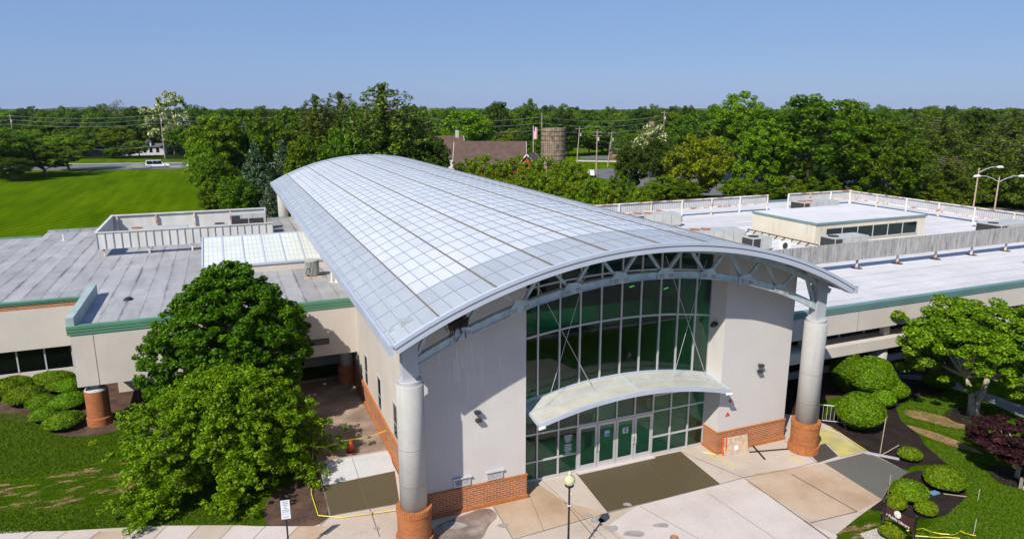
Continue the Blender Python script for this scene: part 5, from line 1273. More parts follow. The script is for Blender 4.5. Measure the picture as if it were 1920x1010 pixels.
# right lawn tree with pale forked trunk
def right_tree():
    g = np.random.default_rng(8); t_ = thing('lawn_tree', 'open branched bright green tree with pale forked trunk in a mulch ring', 'tree', (37.4, 23.3, 0)); cl = []; mb = MB()
    mb.tube([(-.1, 0, -.05), (-.2, 0, .5), (-.25, .1, 1.3), (-.7, .3, 2.3)], [.26, .17, .13, .10], 9); mb.tube([(.12, 0, -.05), (.18, 0, .5), (.45, -.1, 1.4), (.7, -.1, 2.2)], [.26, .19, .15, .13], 9)
    for k in range(24):
        a = 2 * math.pi * k / 24 * 3.1 + g.uniform(-.2, .2); R_ = g.uniform(1.4, 4.3); z = g.uniform(2.6, 5.8) if R_ < 3 else g.uniform(1.5, 4.6)
        if R_ < 2.0: z = g.uniform(4.6, 6.0)
        s = np.array([-.7, .3, 2.2]) if math.cos(a) < 0 else np.array([.7, -.1, 2.1]); e = np.array([math.cos(a) * R_, math.sin(a) * R_ * .9, z]); md = s * .45 + e * .55 + g.normal(size=3) * .25
        mb.tube([s, md, e], [.085, .05, .015], 6, cap=False)
        for q in range(5):
            e2 = e + g.normal(size=3) * np.array([.7, .7, .35]); mb.tube([md, e2], [.03, .01], 5, cap=False); cl.append([*e2, g.uniform(.3, .6)])
            cl.append([*(e2 + g.normal(size=3) * np.array([.55, .55, .3])), g.uniform(.3, .55)])
        cl.append([*e, .6])
    for k in range(150):
        d = g.normal(size=3); d /= np.linalg.norm(d); q = g.uniform(.75, 1.0)
        if d[2] < -.1 and g.random() < .55: continue
        cl.append([d[0] * 4.3 * q - .1, d[1] * 3.7 * q, 3.9 + d[2] * 2.5 * q, g.uniform(.25, .5)])
    cs = np.array([c[:3] for c in cl]); rd = np.array([c[3] for c in cl]); per = (rd ** 2 / (rd ** 2).sum() * 80000).astype(int) + 5
    C, Nn = clump_leaves(g, cs, rd, per, flat=.55, up=.8); leaf_object('crown', C, Nn, .115, 'leaf_bright', t_, elong=2.0, rng=g); mb.build('trunk', 'bark_pale', t_, smooth=True)
right_tree()
big_tree('purple_maple', 'low dark purple leaved maple at the right picture edge', (32.6, 17.9, 0), 103, 'leaf_purple', dome(9, 60, 2.1, 2.0, .8, 2.7, (.25, .5), .9), 26000, .08, 'bark_pale', 12, .09, .7, flat=.35, up=.9)

# ------------------------------------------------------------------ shrubs (x px, y px of the base centre, width px, height m, label)
SH = [
 (60, 745, 125, 1.6, 'mounded shrub under the dark windows, second from the left edge'),
 (5, 745, 100, 1.45, 'mounded shrub cut by the left picture edge'),
 (150, 725, 150, 1.75, 'widest mounded shrub touching the dark window band'),
 (88, 770, 0, 0, ''),
]
def shrub_px(px_, py_, wpx, h, label, seed, leaf=.062, n=12000, ry=None, mat='leaf_box', group=None):
    p = at(px_, py_); dist = (p - Vector((0, 0, CAMZ))).dot(fw); r_ = wpx * dist / F / 2 * .93
    return shrub_obj('shrub', label, (p.x, p.y, 0), r_, ry or r_ * .95, h, leaf, n, seed, mat)
shrub_px(8, 745, 72, 1.0, 'mounded shrub cut by the left picture edge', 1)
shrub_px(34, 734, 66, .95, 'mounded shrub under the dark windows at the left, behind the front ones', 2)
shrub_px(98, 722, 76, 1.0, 'wide mounded shrub touching the right part of the dark windows', 3)
shrub_px(48, 756, 74, .95, 'front left mounded shrub facing the lawn', 4)
shrub_px(105, 736, 38, .75, 'smallest mounded shrub in the middle of the left bed', 5)
shrub_px(130, 736, 54, .85, 'mounded shrub tucked against the white wing corner', 25)
shrub_px(80, 768, 58, .85, 'mounded shrub in the middle row of the left bed', 6)
shrub_px(130, 764, 78, .85, 'dark mounded shrub nearest the brick column in the middle row', 7)
shrub_px(84, 789, 58, .75, 'low mounded shrub at the left of the front row', 8)
shrub_px(120, 802, 72, .8, 'frontmost mounded shrub of the left bed beside the brick column', 9)
shrub_px(1610, 805, 98, 1.95, 'big clipped round shrub beside the right concrete column', 10, n=15000)
shrub_px(1630, 747, 96, 2.6, 'taller clipped shrub behind the big round shrub by the right column', 11, n=16000)
shrub_px(1583, 735, 60, 2.9, 'darker upright shrub against the beam behind the clipped shrubs', 12, mat='leaf_mid')
shrub_px(1672, 752, 60, 1.4, 'small loose shrub right of the tall clipped shrub', 13, n=6000)
shrub_px(1655, 765, 48, 1.1, 'low shrub squeezed between big round shrub and loose shrub', 14, n=5000)
shrub_px(1760, 727, 60, .9, 'low dark shrub in the shade at the far end of the right bed', 15, mat='leaf_mid', n=4000)
shrub_px(1705, 862, 47, .62, 'small flat shrub with a bare centre in the right bed', 16, .06, 5000)
shrub_px(1768, 913, 84, .9, 'wide oval shrub on the lawn side of the round bed', 17, .06, 13000)
shrub_px(1702, 938, 70, .9, 'oval shrub beside the corner of the grey concrete slab', 18, .06, 11000)
shrub_px(1676, 957, 42, .75, 'small bright shrub behind the left sign post', 19, .06, 5000, mat='leaf_lime')
shrub_px(1735, 966, 44, .62, 'small bright shrub behind the maroon sign panel', 20, .06, 5000, mat='leaf_lime')
shrub_px(1672, 1008, 52, .6, 'bright low plant at the foot of the library sign', 21, .06, 5000, mat='leaf_lime')

# ------------------------------------------------------------------ grass blades on the near lawns
def inpoly(q, P_):
    P_ = np.array(P_); inside = np.zeros(len(q), bool); j = len(P_) - 1
    for i in range(len(P_)):
        xi, yi = P_[i]; xj, yj = P_[j]
        inside ^= ((yi > q[:, 1]) != (yj > q[:, 1])) & (q[:, 0] < (xj - xi) * (q[:, 1] - yi) / (yj - yi + 1e-12) + xi); j = i
    return inside
def blades(name, label, polys, n, seed, h=.043, mat='leaf_blade', excl=()):
    g = np.random.default_rng(seed); pts = []
    for poly, share in polys:
        P_ = np.array(poly); lo, hi = P_.min(0), P_.max(0); need = int(n * share); got = 0
        while got < need:
            q = g.uniform(lo, hi, (need, 2)); inside = np.zeros(need, bool); j = len(P_) - 1
            for i in range(len(P_)):
                xi, yi = P_[i]; xj, yj = P_[j]
                c_ = ((yi > q[:, 1]) != (yj > q[:, 1])) & (q[:, 0] < (xj - xi) * (q[:, 1] - yi) / (yj - yi + 1e-12) + xi); inside ^= c_; j = i
            q = q[inside][:need - got]; pts.append(q); got += len(q)
    q = np.concatenate(pts)
    for e_, keep in excl: q = q[~(inpoly(q, e_) & (g.random(len(q)) > keep))]
    C = np.column_stack([q, np.full(len(q), h * .4)])
    Nn = g.normal(size=(len(q), 3)) * [1, 1, .5] + [-.3, -.25, 1.1]
    o = leaf_object(name, C, Nn, h, mat, None, 2.5, .05, g); tag(o, label, 'grass', None, 'stuff')
leafmat('leaf_blade', (0.028, 0.075, 0.001), (0.055, 0.125, 0.001), (0.105, 0.18, 0.004))
blades('grass_blades', 'short mown grass of the left front lawn', [(P((-40, 775), (40, 775), (110, 818), (200, 818), (300, 790), (430, 800), (500, 840), (500, 930), (480, 983), (300, 983), (150, 991), (-40, 1003)), 1)], 150000, 1, excl=((P((-40, 900), (60, 895), (180, 866), (260, 850), (340, 860), (440, 875), (400, 918), (250, 930), (120, 955), (-40, 968)), .12), (P((430, 770), (600, 770), (600, 985), (540, 992), (480, 985), (500, 900)), .05)))
blades('grass_blades', 'bright mown grass of the right garden lawn', [(P((1690, 790), (1680, 765), (1720, 748), (1800, 742), (1850, 760), (1960, 810), (1960, 1010), (1700, 1010), (1770, 970), (1815, 930), (1800, 890), (1740, 840), (1725, 812)), 1)], 120000, 2, excl=((P((1692, 790), (1715, 794), (1765, 808), (1815, 828), (1856, 852), (1838, 856), (1790, 843), (1715, 818)), .08), (P((1685, 764), (1720, 764), (1775, 778), (1825, 800), (1800, 810), (1740, 794), (1700, 784)), .12), (P((1765, 775), (1790, 763), (1850, 770), (1862, 785), (1840, 800), (1795, 798)), .03), (P((1838, 868), (1900, 878), (1960, 878), (1990, 930), (1870, 908)), .03), (P((1700, 975), (1770, 968), (1815, 930), (1800, 905), (1735, 880), (1700, 886)), .02)))

# ------------------------------------------------------------------ street furniture and small things on the plaza
gp_ = atY(1068, 900, 20.0); LX_, LY_, LZ_ = gp_.x, gp_.y, gp_.z
t_ = thing('street_lamp', 'black post lamp with yellowed acorn globe in front of the entrance', 'street lamp', (LX_, LY_, 0))
mb = MB(); mb.lathe((0, 0, 0), [(.16, 0), (.16, .12), (.11, .2), (.09, .7), (.05, .8), (.04, 1.4), (.038, LZ_ - .32), (.06, LZ_ - .30), (.05, LZ_ - .26)], 16); mb.build('post', 'black_paint', t_, smooth=True)
mb = MB(); mb.lathe((0, 0, LZ_ - .27), [(.05, 0), (.10, .03), (.16, .06), (.17, .08), (.1, .1)], 20); mb.build('collar', 'black_paint', t_)
mb = MB(); mb.lathe((0, 0, LZ_ - .17), [(.12, 0), (.17, .06), (.205, .14), (.205, .22), (.18, .29), (.12, .34), (.06, .37), (.055, .40), (.075, .43), (.07, .47), (.03, .51), (.012, .55)], 24); mb.build('globe', 'lamp_globe', t_, smooth=True)
mb = MB(); mb.lathe((.07, -.03, LZ_ - .62), [(.02, 0), (.045, .05), (.045, .1), (.02, .14)], 10); mb.build('photocell', 'lamp_globe', t_)
mb = MB(); mb.box((-.06, -.06, LZ_ - 1.0), (.06, .06, LZ_ - .97)); mb.build('band', 'sign_white', t_)
# parking sign
p = at(535, 950, 2.2); q = at(541, 1009, 0.7)
t_ = thing('parking_sign', 'small white rectangular notice on a black post by the left walkway', 'sign', (p.x, p.y, 0), R(-8))
mb = MB(); mb.box((-.03, .01, 0), (.03, .05, 2.45)); mb.build('post', 'black_paint', t_)
mb = MB(); mb.box((-.16, -.01, 1.92), (.16, .01, 2.48)); s1 = mb.build('sign_plate', 'sign_white', t_)
mb = MB(); mb.box((-.165, -.012, 1.72), (.165, .008, 1.90)); s2 = mb.build('arrow_plate', 'sign_white', t_)
for k, (wd) in enumerate((.20, .16, .18, .08, .11, .22, .24)):
    mb = MB(); z = 2.42 - k * .067; x = -wd / 2
    while x < wd / 2 - .01: mb.box((x, -.013, z - .012), (x + .022, -.0105, z + .012)); x += .03
    mb.build('sign_print', 'ink', s1)
mb = MB(); mb.box((-.09, -.015, 1.80), (.07, -.0125, 1.815)); mb.face([(.05, -.0135, 1.785), (.11, -.0135, 1.8075), (.05, -.0135, 1.83)]); mb.build('arrow', 'ink', s2)
# Public Library sign
A_ = at(1652, 1003); zt = atY(1661, 933, A_.y).z; B2 = at(1719, 966, zt); a_ = Vector((A_.x, A_.y, 0)); b2 = Vector((B2.x, B2.y, 0)); ang = math.atan2(b2.y - a_.y, b2.x - a_.x); Ls = (b2 - a_).length
t_ = thing('library_sign', 'maroon Public Library sign between two black posts in the right bed', 'sign', a_, ang)
for x in (0, Ls):
    mb = MB(); mb.lathe((x, 0, 0), [(.055, 0), (.055, .5), (.075, .52), (.075, .62), (.05, .64), (.045, zt - .06), (.06, zt - .04), (.05, zt), (.02, zt + .03)], 14); mb.build('post', 'black_paint', t_, smooth=True)
mb = MB(); mb.box((.06, -.015, zt - .72), (Ls - .06, .015, zt - .27)); pn = mb.build('sign_panel', 'sign_maroon', t_)
mtx = Matrix.Translation((.16 * Ls, -.02, zt - .63)) @ Matrix.Rotation(R(90), 4, 'X')
text_mesh('sign_lettering', 'Public Library', .165, 'white_paint', pn, mtx @ Matrix.Translation((0, 0, 0)), 'LEFT')
mb = MB(); mb.v = [(.05 * Ls + .03, -.02, zt - .625), (.05 * Ls + .09, -.02, zt - .66), (.05 * Ls + .09, -.02, zt - .59)]; mb.f = [[0, 1, 2]]; mb.m = [0]; mb.build('arrow', 'white_paint', pn)
ec = (Ls * .44, -.03, zt - .38)
mb = MB(); n = 28
mb.v = [(ec[0] + .145 * math.cos(2 * math.pi * k / n), ec[1], ec[2] + .145 * math.sin(2 * math.pi * k / n)) for k in range(n)] + [(ec[0] + .145 * math.cos(2 * math.pi * k / n), ec[1] + .02, ec[2] + .145 * math.sin(2 * math.pi * k / n)) for k in range(n)]
mb.f = [list(range(n)), list(range(n, 2 * n))[::-1]] + [[k, n + k, n + (k + 1) % n, (k + 1) % n] for k in range(n)]; mb.m = [0] * len(mb.f); em = mb.build('emblem', 'white_paint', pn)
mb = MB()
for r0 in (.118, .112):
    for k in range(n):
        a0, a1 = 2 * math.pi * k / n, 2 * math.pi * (k + .8) / n; mb.bar((ec[0] + r0 * math.cos(a0), ec[1] - .004, ec[2] + r0 * math.sin(a0)), (ec[0] + r0 * math.cos(a1), ec[1] - .004, ec[2] + r0 * math.sin(a1)), .004, .012)
mb.bar((ec[0] - .02, ec[1] - .004, ec[2] - .07), (ec[0] - .01, ec[1] - .004, ec[2] + .06), .004, .05); mb.bar((ec[0] + .03, ec[1] - .004, ec[2] - .06), (ec[0] + .02, ec[1] - .004, ec[2] + .04), .004, .02); mb.build('emblem_detail', 'hvac', em)
# cone
p = at(658, 845); t_ = thing('traffic_cone', 'orange traffic cone standing in the shaded left courtyard', 'traffic cone', p)
mb = MB(); mb.lathe((0, 0, .03), [(.19, 0), (.035, .68)], 20); mb.build('cone', 'orange', t_, smooth=True); mb = MB(); mb.box((-.24, -.24, 0), (.24, .24, .04)); mb.build('base', 'black_paint', t_)
# barrier behind the right column
p = at(1548, 795); t_ = thing('crowd_barrier', 'grey steel crowd barrier behind the right brick column base', 'barrier', p, R(-38))
mb = MB(); mb.tube([(-1.1, 0, .1), (-1.1, 0, 1.0), (-1.0, 0, 1.1), (1.0, 0, 1.1), (1.1, 0, 1.0), (1.1, 0, .1)], .025, 8); mb.tube([(-1.1, 0, .22), (1.1, 0, .22)], .02, 6); mb.build('frame', 'alu', t_)
mb = MB()
for k in range(11): mb.tube([(-.95 + k * .19, 0, .22), (-.95 + k * .19, 0, 1.1)], .012, 5)
mb.build('bars', 'alu', t_)
for x in (-.95, .95): mb = MB(); mb.box((x - .03, -.3, 0), (x + .03, .3, .05)); mb.box((x - .02, -.03, .05), (x + .02, .03, .2)); mb.build('foot', 'alu', t_)
# plywood board leaning on the brick base
p = at(1381, 850); t_ = thing('plywood_board', 'stained plywood board leaning on the right brick base', 'board', (p.x, p.y, 0), R(-3))
mb = MB(); mt = Matrix.Rotation(R(-14), 4, 'X'); mb.box((-.72, 0, 0.02), (.72, .02, .86), mt); mb.build('board', 'wood_board', t_)
mb = MB(); mb.box((-.1, -.006, .2), (.12, -.001, .42), mt); mb.build('paper', 'sign_white', t_)
for x in (-.78, -.6): mb = MB(); mb.tube([(x, .05, 0), (x, .1, .95)], .03, 8); mb.build('marker_stake', 'orange', t_)
# loose black strips
for a, b_, lab in (((1412, 837), (1434, 862), 'short black timber strip crossing the long one on the paving'), ((1405, 848), (1490, 841), 'long black strip lying from the board to the column')):
    p, q = at(*a), at(*b_); t_ = thing('timber_strip', lab, 'timber strip', (p.x, p.y, .02)); d = q - p; mb = MB(); mb.bar((0, 0, .03 if a[0] > 1410 else .015), (d.x, d.y, .03 if a[0] > 1410 else .015), .08, .03); mb.build('strip', 'black_paint', t_)
# bull float tool on the grey slab edge
p = at(1653, 855); t_ = thing('concrete_float', 'long handled concrete float left at the grey slab edge', 'tool', (p.x, p.y, .02), R(-50))
mb = MB(); mb.box((-.75, -.09, 0), (.75, .09, .05)); mb.build('blade', 'alu', t_)
mb = MB(); mb.tube([(0, 0, .06), (.7, .55, .5)], .02, 6); mb.build('handle', 'wood_pole', t_)
p = at(1650, 850); t_ = thing('wooden_stake', 'tall thin wooden stake standing beside the concrete float', 'stake', p); mb = MB(); mb.tube([(0, 0, 0), (.12, .02, 1.9)], .025, 6); mb.build('stake', 'wood_pole', t_)
for (x, y, h, lab) in ((1665, 925, .9, 'thin stake beside the oval shrub at the slab corner'), (1833, 938, .55, 'thin white stake in the right lawn'), (1825, 1003, .7, 'thin stake by the yellow tape at the bottom right')):
    p = at(x, y); t_ = thing('wooden_stake', lab, 'stake', p); mb = MB(); mb.tube([(0, 0, 0), (.06, .02, h)], .018, 6); mb.build('stake', 'wood_pole', t_)
p = at(1752, 925); t_ = thing('stone_plaque', 'small pale flat plaque lying in the round mulch bed', 'plaque', (p.x, p.y, .02)); mb = MB(); mb.box((-.2, -.12, 0), (.2, .12, .06)); mb.build('plaque', 'sticker_blue', t_)
mb = MB(); mb.bar((.3, -.2, .03), (1.0, -.75, .03), .04, .03); mb.build('stick', 'wood_pole', t_)
p = at(1913, 915); t_ = thing('small_sign', 'small grey marker stake at the right picture edge in the mulch', 'marker', p); mb = MB(); mb.box((-.1, -.02, .0), (.1, .02, .55)); mb.build('marker', 'wood_pole', t_); mb = MB(); mb.box((-.02, -.3, .0), (.34, -.1, .18)); mb.build('stone', 'hvac', t_)
p = at(1264, 1009); t_ = thing('manhole_cap', 'small round rusty cap in the paving at the bottom edge', 'cap', (p.x, p.y, .02)); mb = MB(); mb.lathe((0, 0, 0), [(.17, 0), (.16, .05), (.1, .1)], 16); mb.build('cap', 'rust', t_)
# caution tapes
def tape(label, pts, w_=.038, seed=0):
    pts = [Vector(p) for p in pts]; g = random.Random(seed); t_ = thing('caution_tape', label, 'caution tape', pts[0]); mb = MB(); q = []
    for a, b_ in zip(pts, pts[1:]):
        k = max(3, int((b_ - a).length / .35))
        for i in range(k): f = i / k; q.append(a.lerp(b_, f) - Vector((0, 0, .12 * math.sin(math.pi * f) * min(1, a.z))))
    q.append(pts[-1])
    for a, b_ in zip(q, q[1:]):
        tw = Vector((g.uniform(-.3, .3), g.uniform(-.3, .3), 1)).normalized() if a.z > .15 else Vector((-(b_ - a).y, (b_ - a).x, .3)).normalized()
        o0, o1 = a - pts[0], b_ - pts[0]; mb.face([o0, o1, o1 + tw * w_, o0 + tw * w_])
    mb.build('tape', 'yellow_tape', t_); return t_
def gz(px_, py_, z=.03): return at(px_, py_, z)
tape('yellow tape strung across the left courtyard behind the cone', [at(588, 838, .9), at(650, 825, .75), at(724, 807, .9)], seed=1)
tape('yellow tape drooping along the left edge of the walkway', [at(588, 838, .9), at(582, 880, .5), at(583, 925, .08), at(596, 966, .05), at(640, 970, .05), at(700, 962, .08), at(746, 955, .1)], seed=2)
tape('yellow tape lying knotted by the right brick corner', [gz(1318, 848), gz(1345, 852), gz(1332, 858), gz(1350, 855), gz(1380, 880)], seed=3)
tape('yellow tape trailing on the paving left of the right column', [gz(1485, 843), gz(1500, 850), gz(1478, 855), gz(1490, 862), gz(1505, 870)], seed=4)
tape('yellow tape along the edge of the patch behind the right column', [gz(1545, 802), gz(1575, 812), gz(1622, 843), gz(1600, 850), gz(1575, 856)], seed=5)
tape('yellow tape wound around the foot of the right column', [gz(1478, 822, .1), gz(1484, 838, .06), gz(1508, 843, .06), gz(1530, 836, .1)], seed=6)
tape('yellow tape tangled on the grass behind the library sign', [gz(1692, 996, .1), gz(1730, 990, .3), gz(1760, 1000, .1), gz(1790, 1002, .2), gz(1800, 995, .3), gz(1830, 1004, .1)], seed=7)
tape('second yellow tape lying lower on the grass at the bottom right', [gz(1700, 1003, .05), gz(1740, 1006, .2), gz(1775, 1007, .05), gz(1800, 1009, .1)], seed=8)
# stakes for the left tape
for x, y, lab in ((588, 862, 'thin stake holding the tape beside the light tree'), (696, 965, 'small pile with cord where the tape meets the paving joint')):
    p = at(x, y); t_ = thing('tape_stake', lab, 'stake', p); mb = MB(); mb.tube([(0, 0, 0), (0, 0, 1.0 if x < 600 else .15)], .02 if x < 600 else .08, 6); mb.build('stake', 'wood_pole', t_)
# nest on the truss
g = np.random.default_rng(4); t_ = thing('bird_nest', 'big ragged twig nest wedged in the left end of the roof truss', 'nest', (7.75, 23.75, 8.75)); mb = MB()
for i in range(420):
    d = g.normal(size=3); d /= np.linalg.norm(d); c = d * np.array([.52, .32, .32]) * g.uniform(.4, 1) + np.array([-.15, 0, 0]); u_ = np.cross(d, g.normal(size=3)); u_ /= np.linalg.norm(u_); l_ = g.uniform(.15, .4)
    if g.random() < .12: c[2] -= .35; u_ = np.array([g.normal() * .3, g.normal() * .2, 1])
    mb.bar(c - u_ * l_ / 2, c + u_ * l_ / 2, .018, .018)
mb.build('twigs', 'twigs', t_)

# ------------------------------------------------------------------ distant buildings, poles, vehicles
def gable(name, label, cx_, cy_, L_, W2, zw, zr, rz, wall, rf, cat='house', ov=.4):
    t_ = thing(name, label, cat, (cx_, cy_, 0), rz)
    mb = MB(); mb.add([(-L_ / 2, -W2 / 2, 0), (L_ / 2, -W2 / 2, 0), (L_ / 2, W2 / 2, 0), (-L_ / 2, W2 / 2, 0), (-L_ / 2, -W2 / 2, zw), (L_ / 2, -W2 / 2, zw), (L_ / 2, W2 / 2, zw), (-L_ / 2, W2 / 2, zw), (-L_ / 2, 0, zr - .1), (L_ / 2, 0, zr - .1)],
        [(0, 1, 5, 4), (2, 3, 7, 6), (0, 4, 8, 7, 3), (1, 2, 6, 9, 5)]); mb.build('wall', wall, t_)
    mb = MB(); e = ov; sl_ = (zr - zw) / (W2 / 2)
    for s_ in (-1, 1):
        y0 = s_ * (W2 / 2 + e); z0 = zw - e * sl_
        vs = [(-L_ / 2 - e, y0, z0), (L_ / 2 + e, y0, z0), (L_ / 2 + e, 0, zr), (-L_ / 2 - e, 0, zr)]
        mb.add(vs + [(x, y, z + .18) for x, y, z in vs], [(0, 1, 2, 3), (4, 7, 6, 5), (0, 4, 5, 1), (1, 5, 6, 2), (2, 6, 7, 3), (3, 7, 4, 0)])
    r_ = mb.build('roof', rf, t_)
    mb = MB()
    for s_ in (-1, 1):
        for x in (-L_ / 2 - e - .02, L_ / 2 + e + .02): mb.bar((x, s_ * (W2 / 2 + e), zw - e * sl_), (x, 0, zr), .08, .3)
    mb.build('bargeboard', 'house_white', r_)
    return t_
yr = atdepth(919, 266, 172); xl = atdepth(856, 266, 172); xr = atdepth(985, 266, 172)
vd = (xr - xl); Lb = vd.length; angb = math.atan2(vd.y, vd.x)
gable('barn', 'low red barn with a broad plain brown roof beside the silo', yr.x, yr.y, Lb, 12.5, 3.2, yr.z, angb, 'barn_red', 'shingle', 'barn')
p = atdepth(838, 256, 186); t2 = gable('farmhouse', 'brown roofed house with white gable left of the barn roof', p.x, p.y, 8, 11, 4.6, p.z, angb + R(8), 'house_white', 'shingle')
mb = MB(); mb.box((2.2, -.5, p.z - 1.0), (3.1, .5, p.z + 1.6)); mb.build('chimney', 'hvac', t2)
p = atdepth(995, 288, 166); gable('barn_wing', 'small red gabled wing at the right end of the barn', p.x, p.y, 7, 7.0, 2.6, p.z, angb + R(75), 'barn_red', 'shingle', 'barn')
p = atdepth(1038, 240, 150)
t_ = thing('silo', 'weathered open-topped stave silo with iron hoops beside the barn', 'silo', (p.x, p.y, 0))
m, t, b = nm('silo_stave'); sp = N(t, 'ShaderNodeSeparateXYZ'); tc = N(t, 'ShaderNodeTexCoord'); L(t, tc.outputs['UV'], sp.inputs[0]); cb = N(t, 'ShaderNodeCombineXYZ'); L(t, sp.outputs[0], cb.inputs[0]); L(t, sp.outputs[1], cb.inputs[1])
bt = N(t, 'ShaderNodeTexBrick'); L(t, cb.outputs[0], bt.inputs['Vector']); bt.offset = 0; bt.inputs['Scale'].default_value = 1; bt.inputs['Brick Width'].default_value = .5; bt.inputs['Row Height'].default_value = .85; bt.inputs['Mortar Size'].default_value = .05; bt.inputs['Color1'].default_value = (.34, .26, .17, 1); bt.inputs['Color2'].default_value = (.23, .17, .12, 1); bt.inputs['Mortar'].default_value = (.04, .035, .03, 1)
c = mixc(t, ramp(t, noise(t, geo(t), .9, 7, .75), [(.52, (0, 0, 0)), (.64, (.8, .8, .8))]), bt.outputs['Color'], (.04, .035, .032)); L(t, c, b.inputs['Base Color']); b.inputs['Roughness'].default_value = .9
mb = MB(); rs = 2.65; mb.lathe((0, 0, 0), [(rs - .02, 0), (rs, .01), (rs, p.z), (rs - .2, p.z), (rs - .2, p.z - 1.5)], 36, True); so2 = mb.build('stave_wall', 'silo_stave', t_)
mb = MB()
for k in range(12): mb.lathe((0, 0, 1.0 + k * (p.z - 1.2) / 11.5), [(rs + .03, 0), (rs + .05, .03), (rs + .03, .07)], 36)
mb.build('hoop', 'hvac_dark', so2)
# white cape house and bungalow across the road
p = atdepth(270, 270, 262); t2 = gable('cape_house', 'white house with grey roof and dormer across the left road', p.x, p.y, 14, 9, 3.0, p.z, R(-2), 'house_white', 'shingle_grey')
pz = p.z
for dx in (1.8, -2.5):
    mb = MB(); mb.box((dx - 1.0, -4.0, 3.1), (dx + 1.0, -1.0, 4.9)); dm = mb.build('dormer', 'house_white', t2)
    mb = MB(); mb.add([(dx - 1.2, -4.2, 4.8), (dx + 1.2, -4.2, 4.8), (dx, -4.2, 5.9), (dx - 1.2, -.5, 4.8), (dx + 1.2, -.5, 4.8), (dx, -.5, 5.9)], [(0, 1, 2), (0, 2, 5, 3), (1, 4, 5, 2)]); mb.build('dormer_roof', 'shingle_grey', dm)
    mb = MB(); mb.box((dx - .5, -4.05, 3.4), (dx + .5, -4.0, 4.7)); mb.build('dormer_window', 'glass_dark', dm)
for dx in (-5.5, -3, 0.6, 2.6, 4.8): mb = MB(); mb.box((dx - .5, -4.56, 1.0), (dx + .5, -4.5, 2.6)); mb.build('window', 'glass_dark', t2)
mb = MB(); mb.box((-6.8, -.4, pz - .5), (-6.0, .4, pz + 1.2)); mb.build('chimney', 'far_brick', t2)
p = atdepth(172, 291, 258); t2 = gable('bungalow', 'low grey bungalow under trees across the left road', p.x, p.y, 8, 7, 2.6, p.z, R(5), 'house_grey', 'shingle_grey')
mb = MB(); mb.box((-1.5, -3.56, 1.0), (.3, -3.5, 2.1)); mb.build('window', 'house_white', t2)
p = atdepth(1178, 262, 232); t2 = gable('brick_house', 'brick house with tall chimney beyond the far road right of the silo', p.x + 3, p.y, 16, 9, 3.0, p.z - .6, R(-25), 'far_brick', 'shingle_grey')
mb = MB(); mb.box((3.4, -4.7, 0), (4.9, -3.9, p.z + 6)); mb.build('chimney', 'far_brick', t2); mb = MB(); mb.box((-5, -4.56, 1.3), (-2, -4.5, 3)); mb.build('window', 'house_white', t2)
# utility poles and wires
def pole(px_, ytop, depth, label, arm=True, lean=.0, h=None, r=.16):
    p = atdepth(px_, ytop, depth); t_ = thing('utility_pole', label, 'utility pole', (p.x, p.y, 0))
    mb = MB(); mb.tube([(-lean, 0, 0), (0, 0, p.z)], [r * 1.2, r * .8], 8); mb.build('pole', 'wood_pole', t_)
    if arm:
        mb = MB(); c, s = rt.x, rt.y
        for dz in (.6, 1.5)[:1 if arm == 1 else 2]: mb.bar((-1.2 * c, -1.2 * s, p.z - dz), (1.2 * c, 1.2 * s, p.z - dz), .12, .12)
        mb.build('crossarm', 'wood_pole', t_); mb = MB(); mb.lathe((.3, -.2, p.z - 2.8), [(.25, 0), (.25, .9)], 10); mb.build('transformer', 'hvac', t_)
    return Vector((p.x, p.y, p.z))
pl = pole(18, 214, 246, 'leftmost roadside pole among the trees at the left', 1)
pm = pole(300, 212, 240, 'roadside pole in front of the white house across the road', 1)
p0 = pole(1016, 212, 190, 'tall bare pole just left of the silo', 0)
p1 = pole(1120, 243, 178, 'pole with double crossarms on the grass right of the silo', 2)
p2 = pole(1148, 246, 205, 'leaning pole to the right of the double crossarm pole', 1, 1.2)
p3 = pole(1087, 238, 215, 'slim pole nearest the right side of the silo', 1, .8)
p4 = pole(1246, 208, 240, 'pole top rising above the trees right of the blossom tree', 1)
p5 = pole(1170, 256, 200, 'short pole stub by the brick house', 0)
p6 = pole(840, 232, 215, 'short pole top behind the farmhouse roof', 0)
def wire(label, a, b_, dz, sag, group):
    t_ = thing('overhead_wire', label, 'wire', a, group=group); mb = MB(); d = b_ - a
    pts = [(d.x * f, d.y * f, d.z * f + dz - sag * 4 * f * (1 - f)) for f in [i / 14 for i in range(15)]]; mb.tube(pts, .045, 4, cap=False); mb.build('wire', 'wire', t_)
far_l = atdepth(-160, 214, 250); mid_r = atdepth(560, 214, 230)
for k, dz in enumerate((-.5, -1.9, -3.3)):
    wire('one of three wires strung across the left road', pl, pm, dz, 1.2, 'wires over the left road'); wire('wire leaving the left pole towards the picture edge', far_l, pl, dz, .8, 'wires leaving the left pole'); wire('wire running from the house pole into the grove', pm, mid_r, dz, 1.0, 'wires running into the grove')
wl_ = atdepth(790, 214, 235); wr_ = atdepth(1246, 210, 240)
for k, dz in enumerate((-1.0, -2.6, -4.4)):
    wire('wire running left from the tall bare pole over the barn', wl_, p0, dz, 1.2, 'wires over the barn'); wire('wire running right from the tall bare pole over the silo', p0, wr_, dz, 1.6, 'wires over the silo')
wire('lower wire sagging between the two roadside poles at left', atdepth(150, 279, 245), atdepth(298, 272, 240), 0, .8, None)
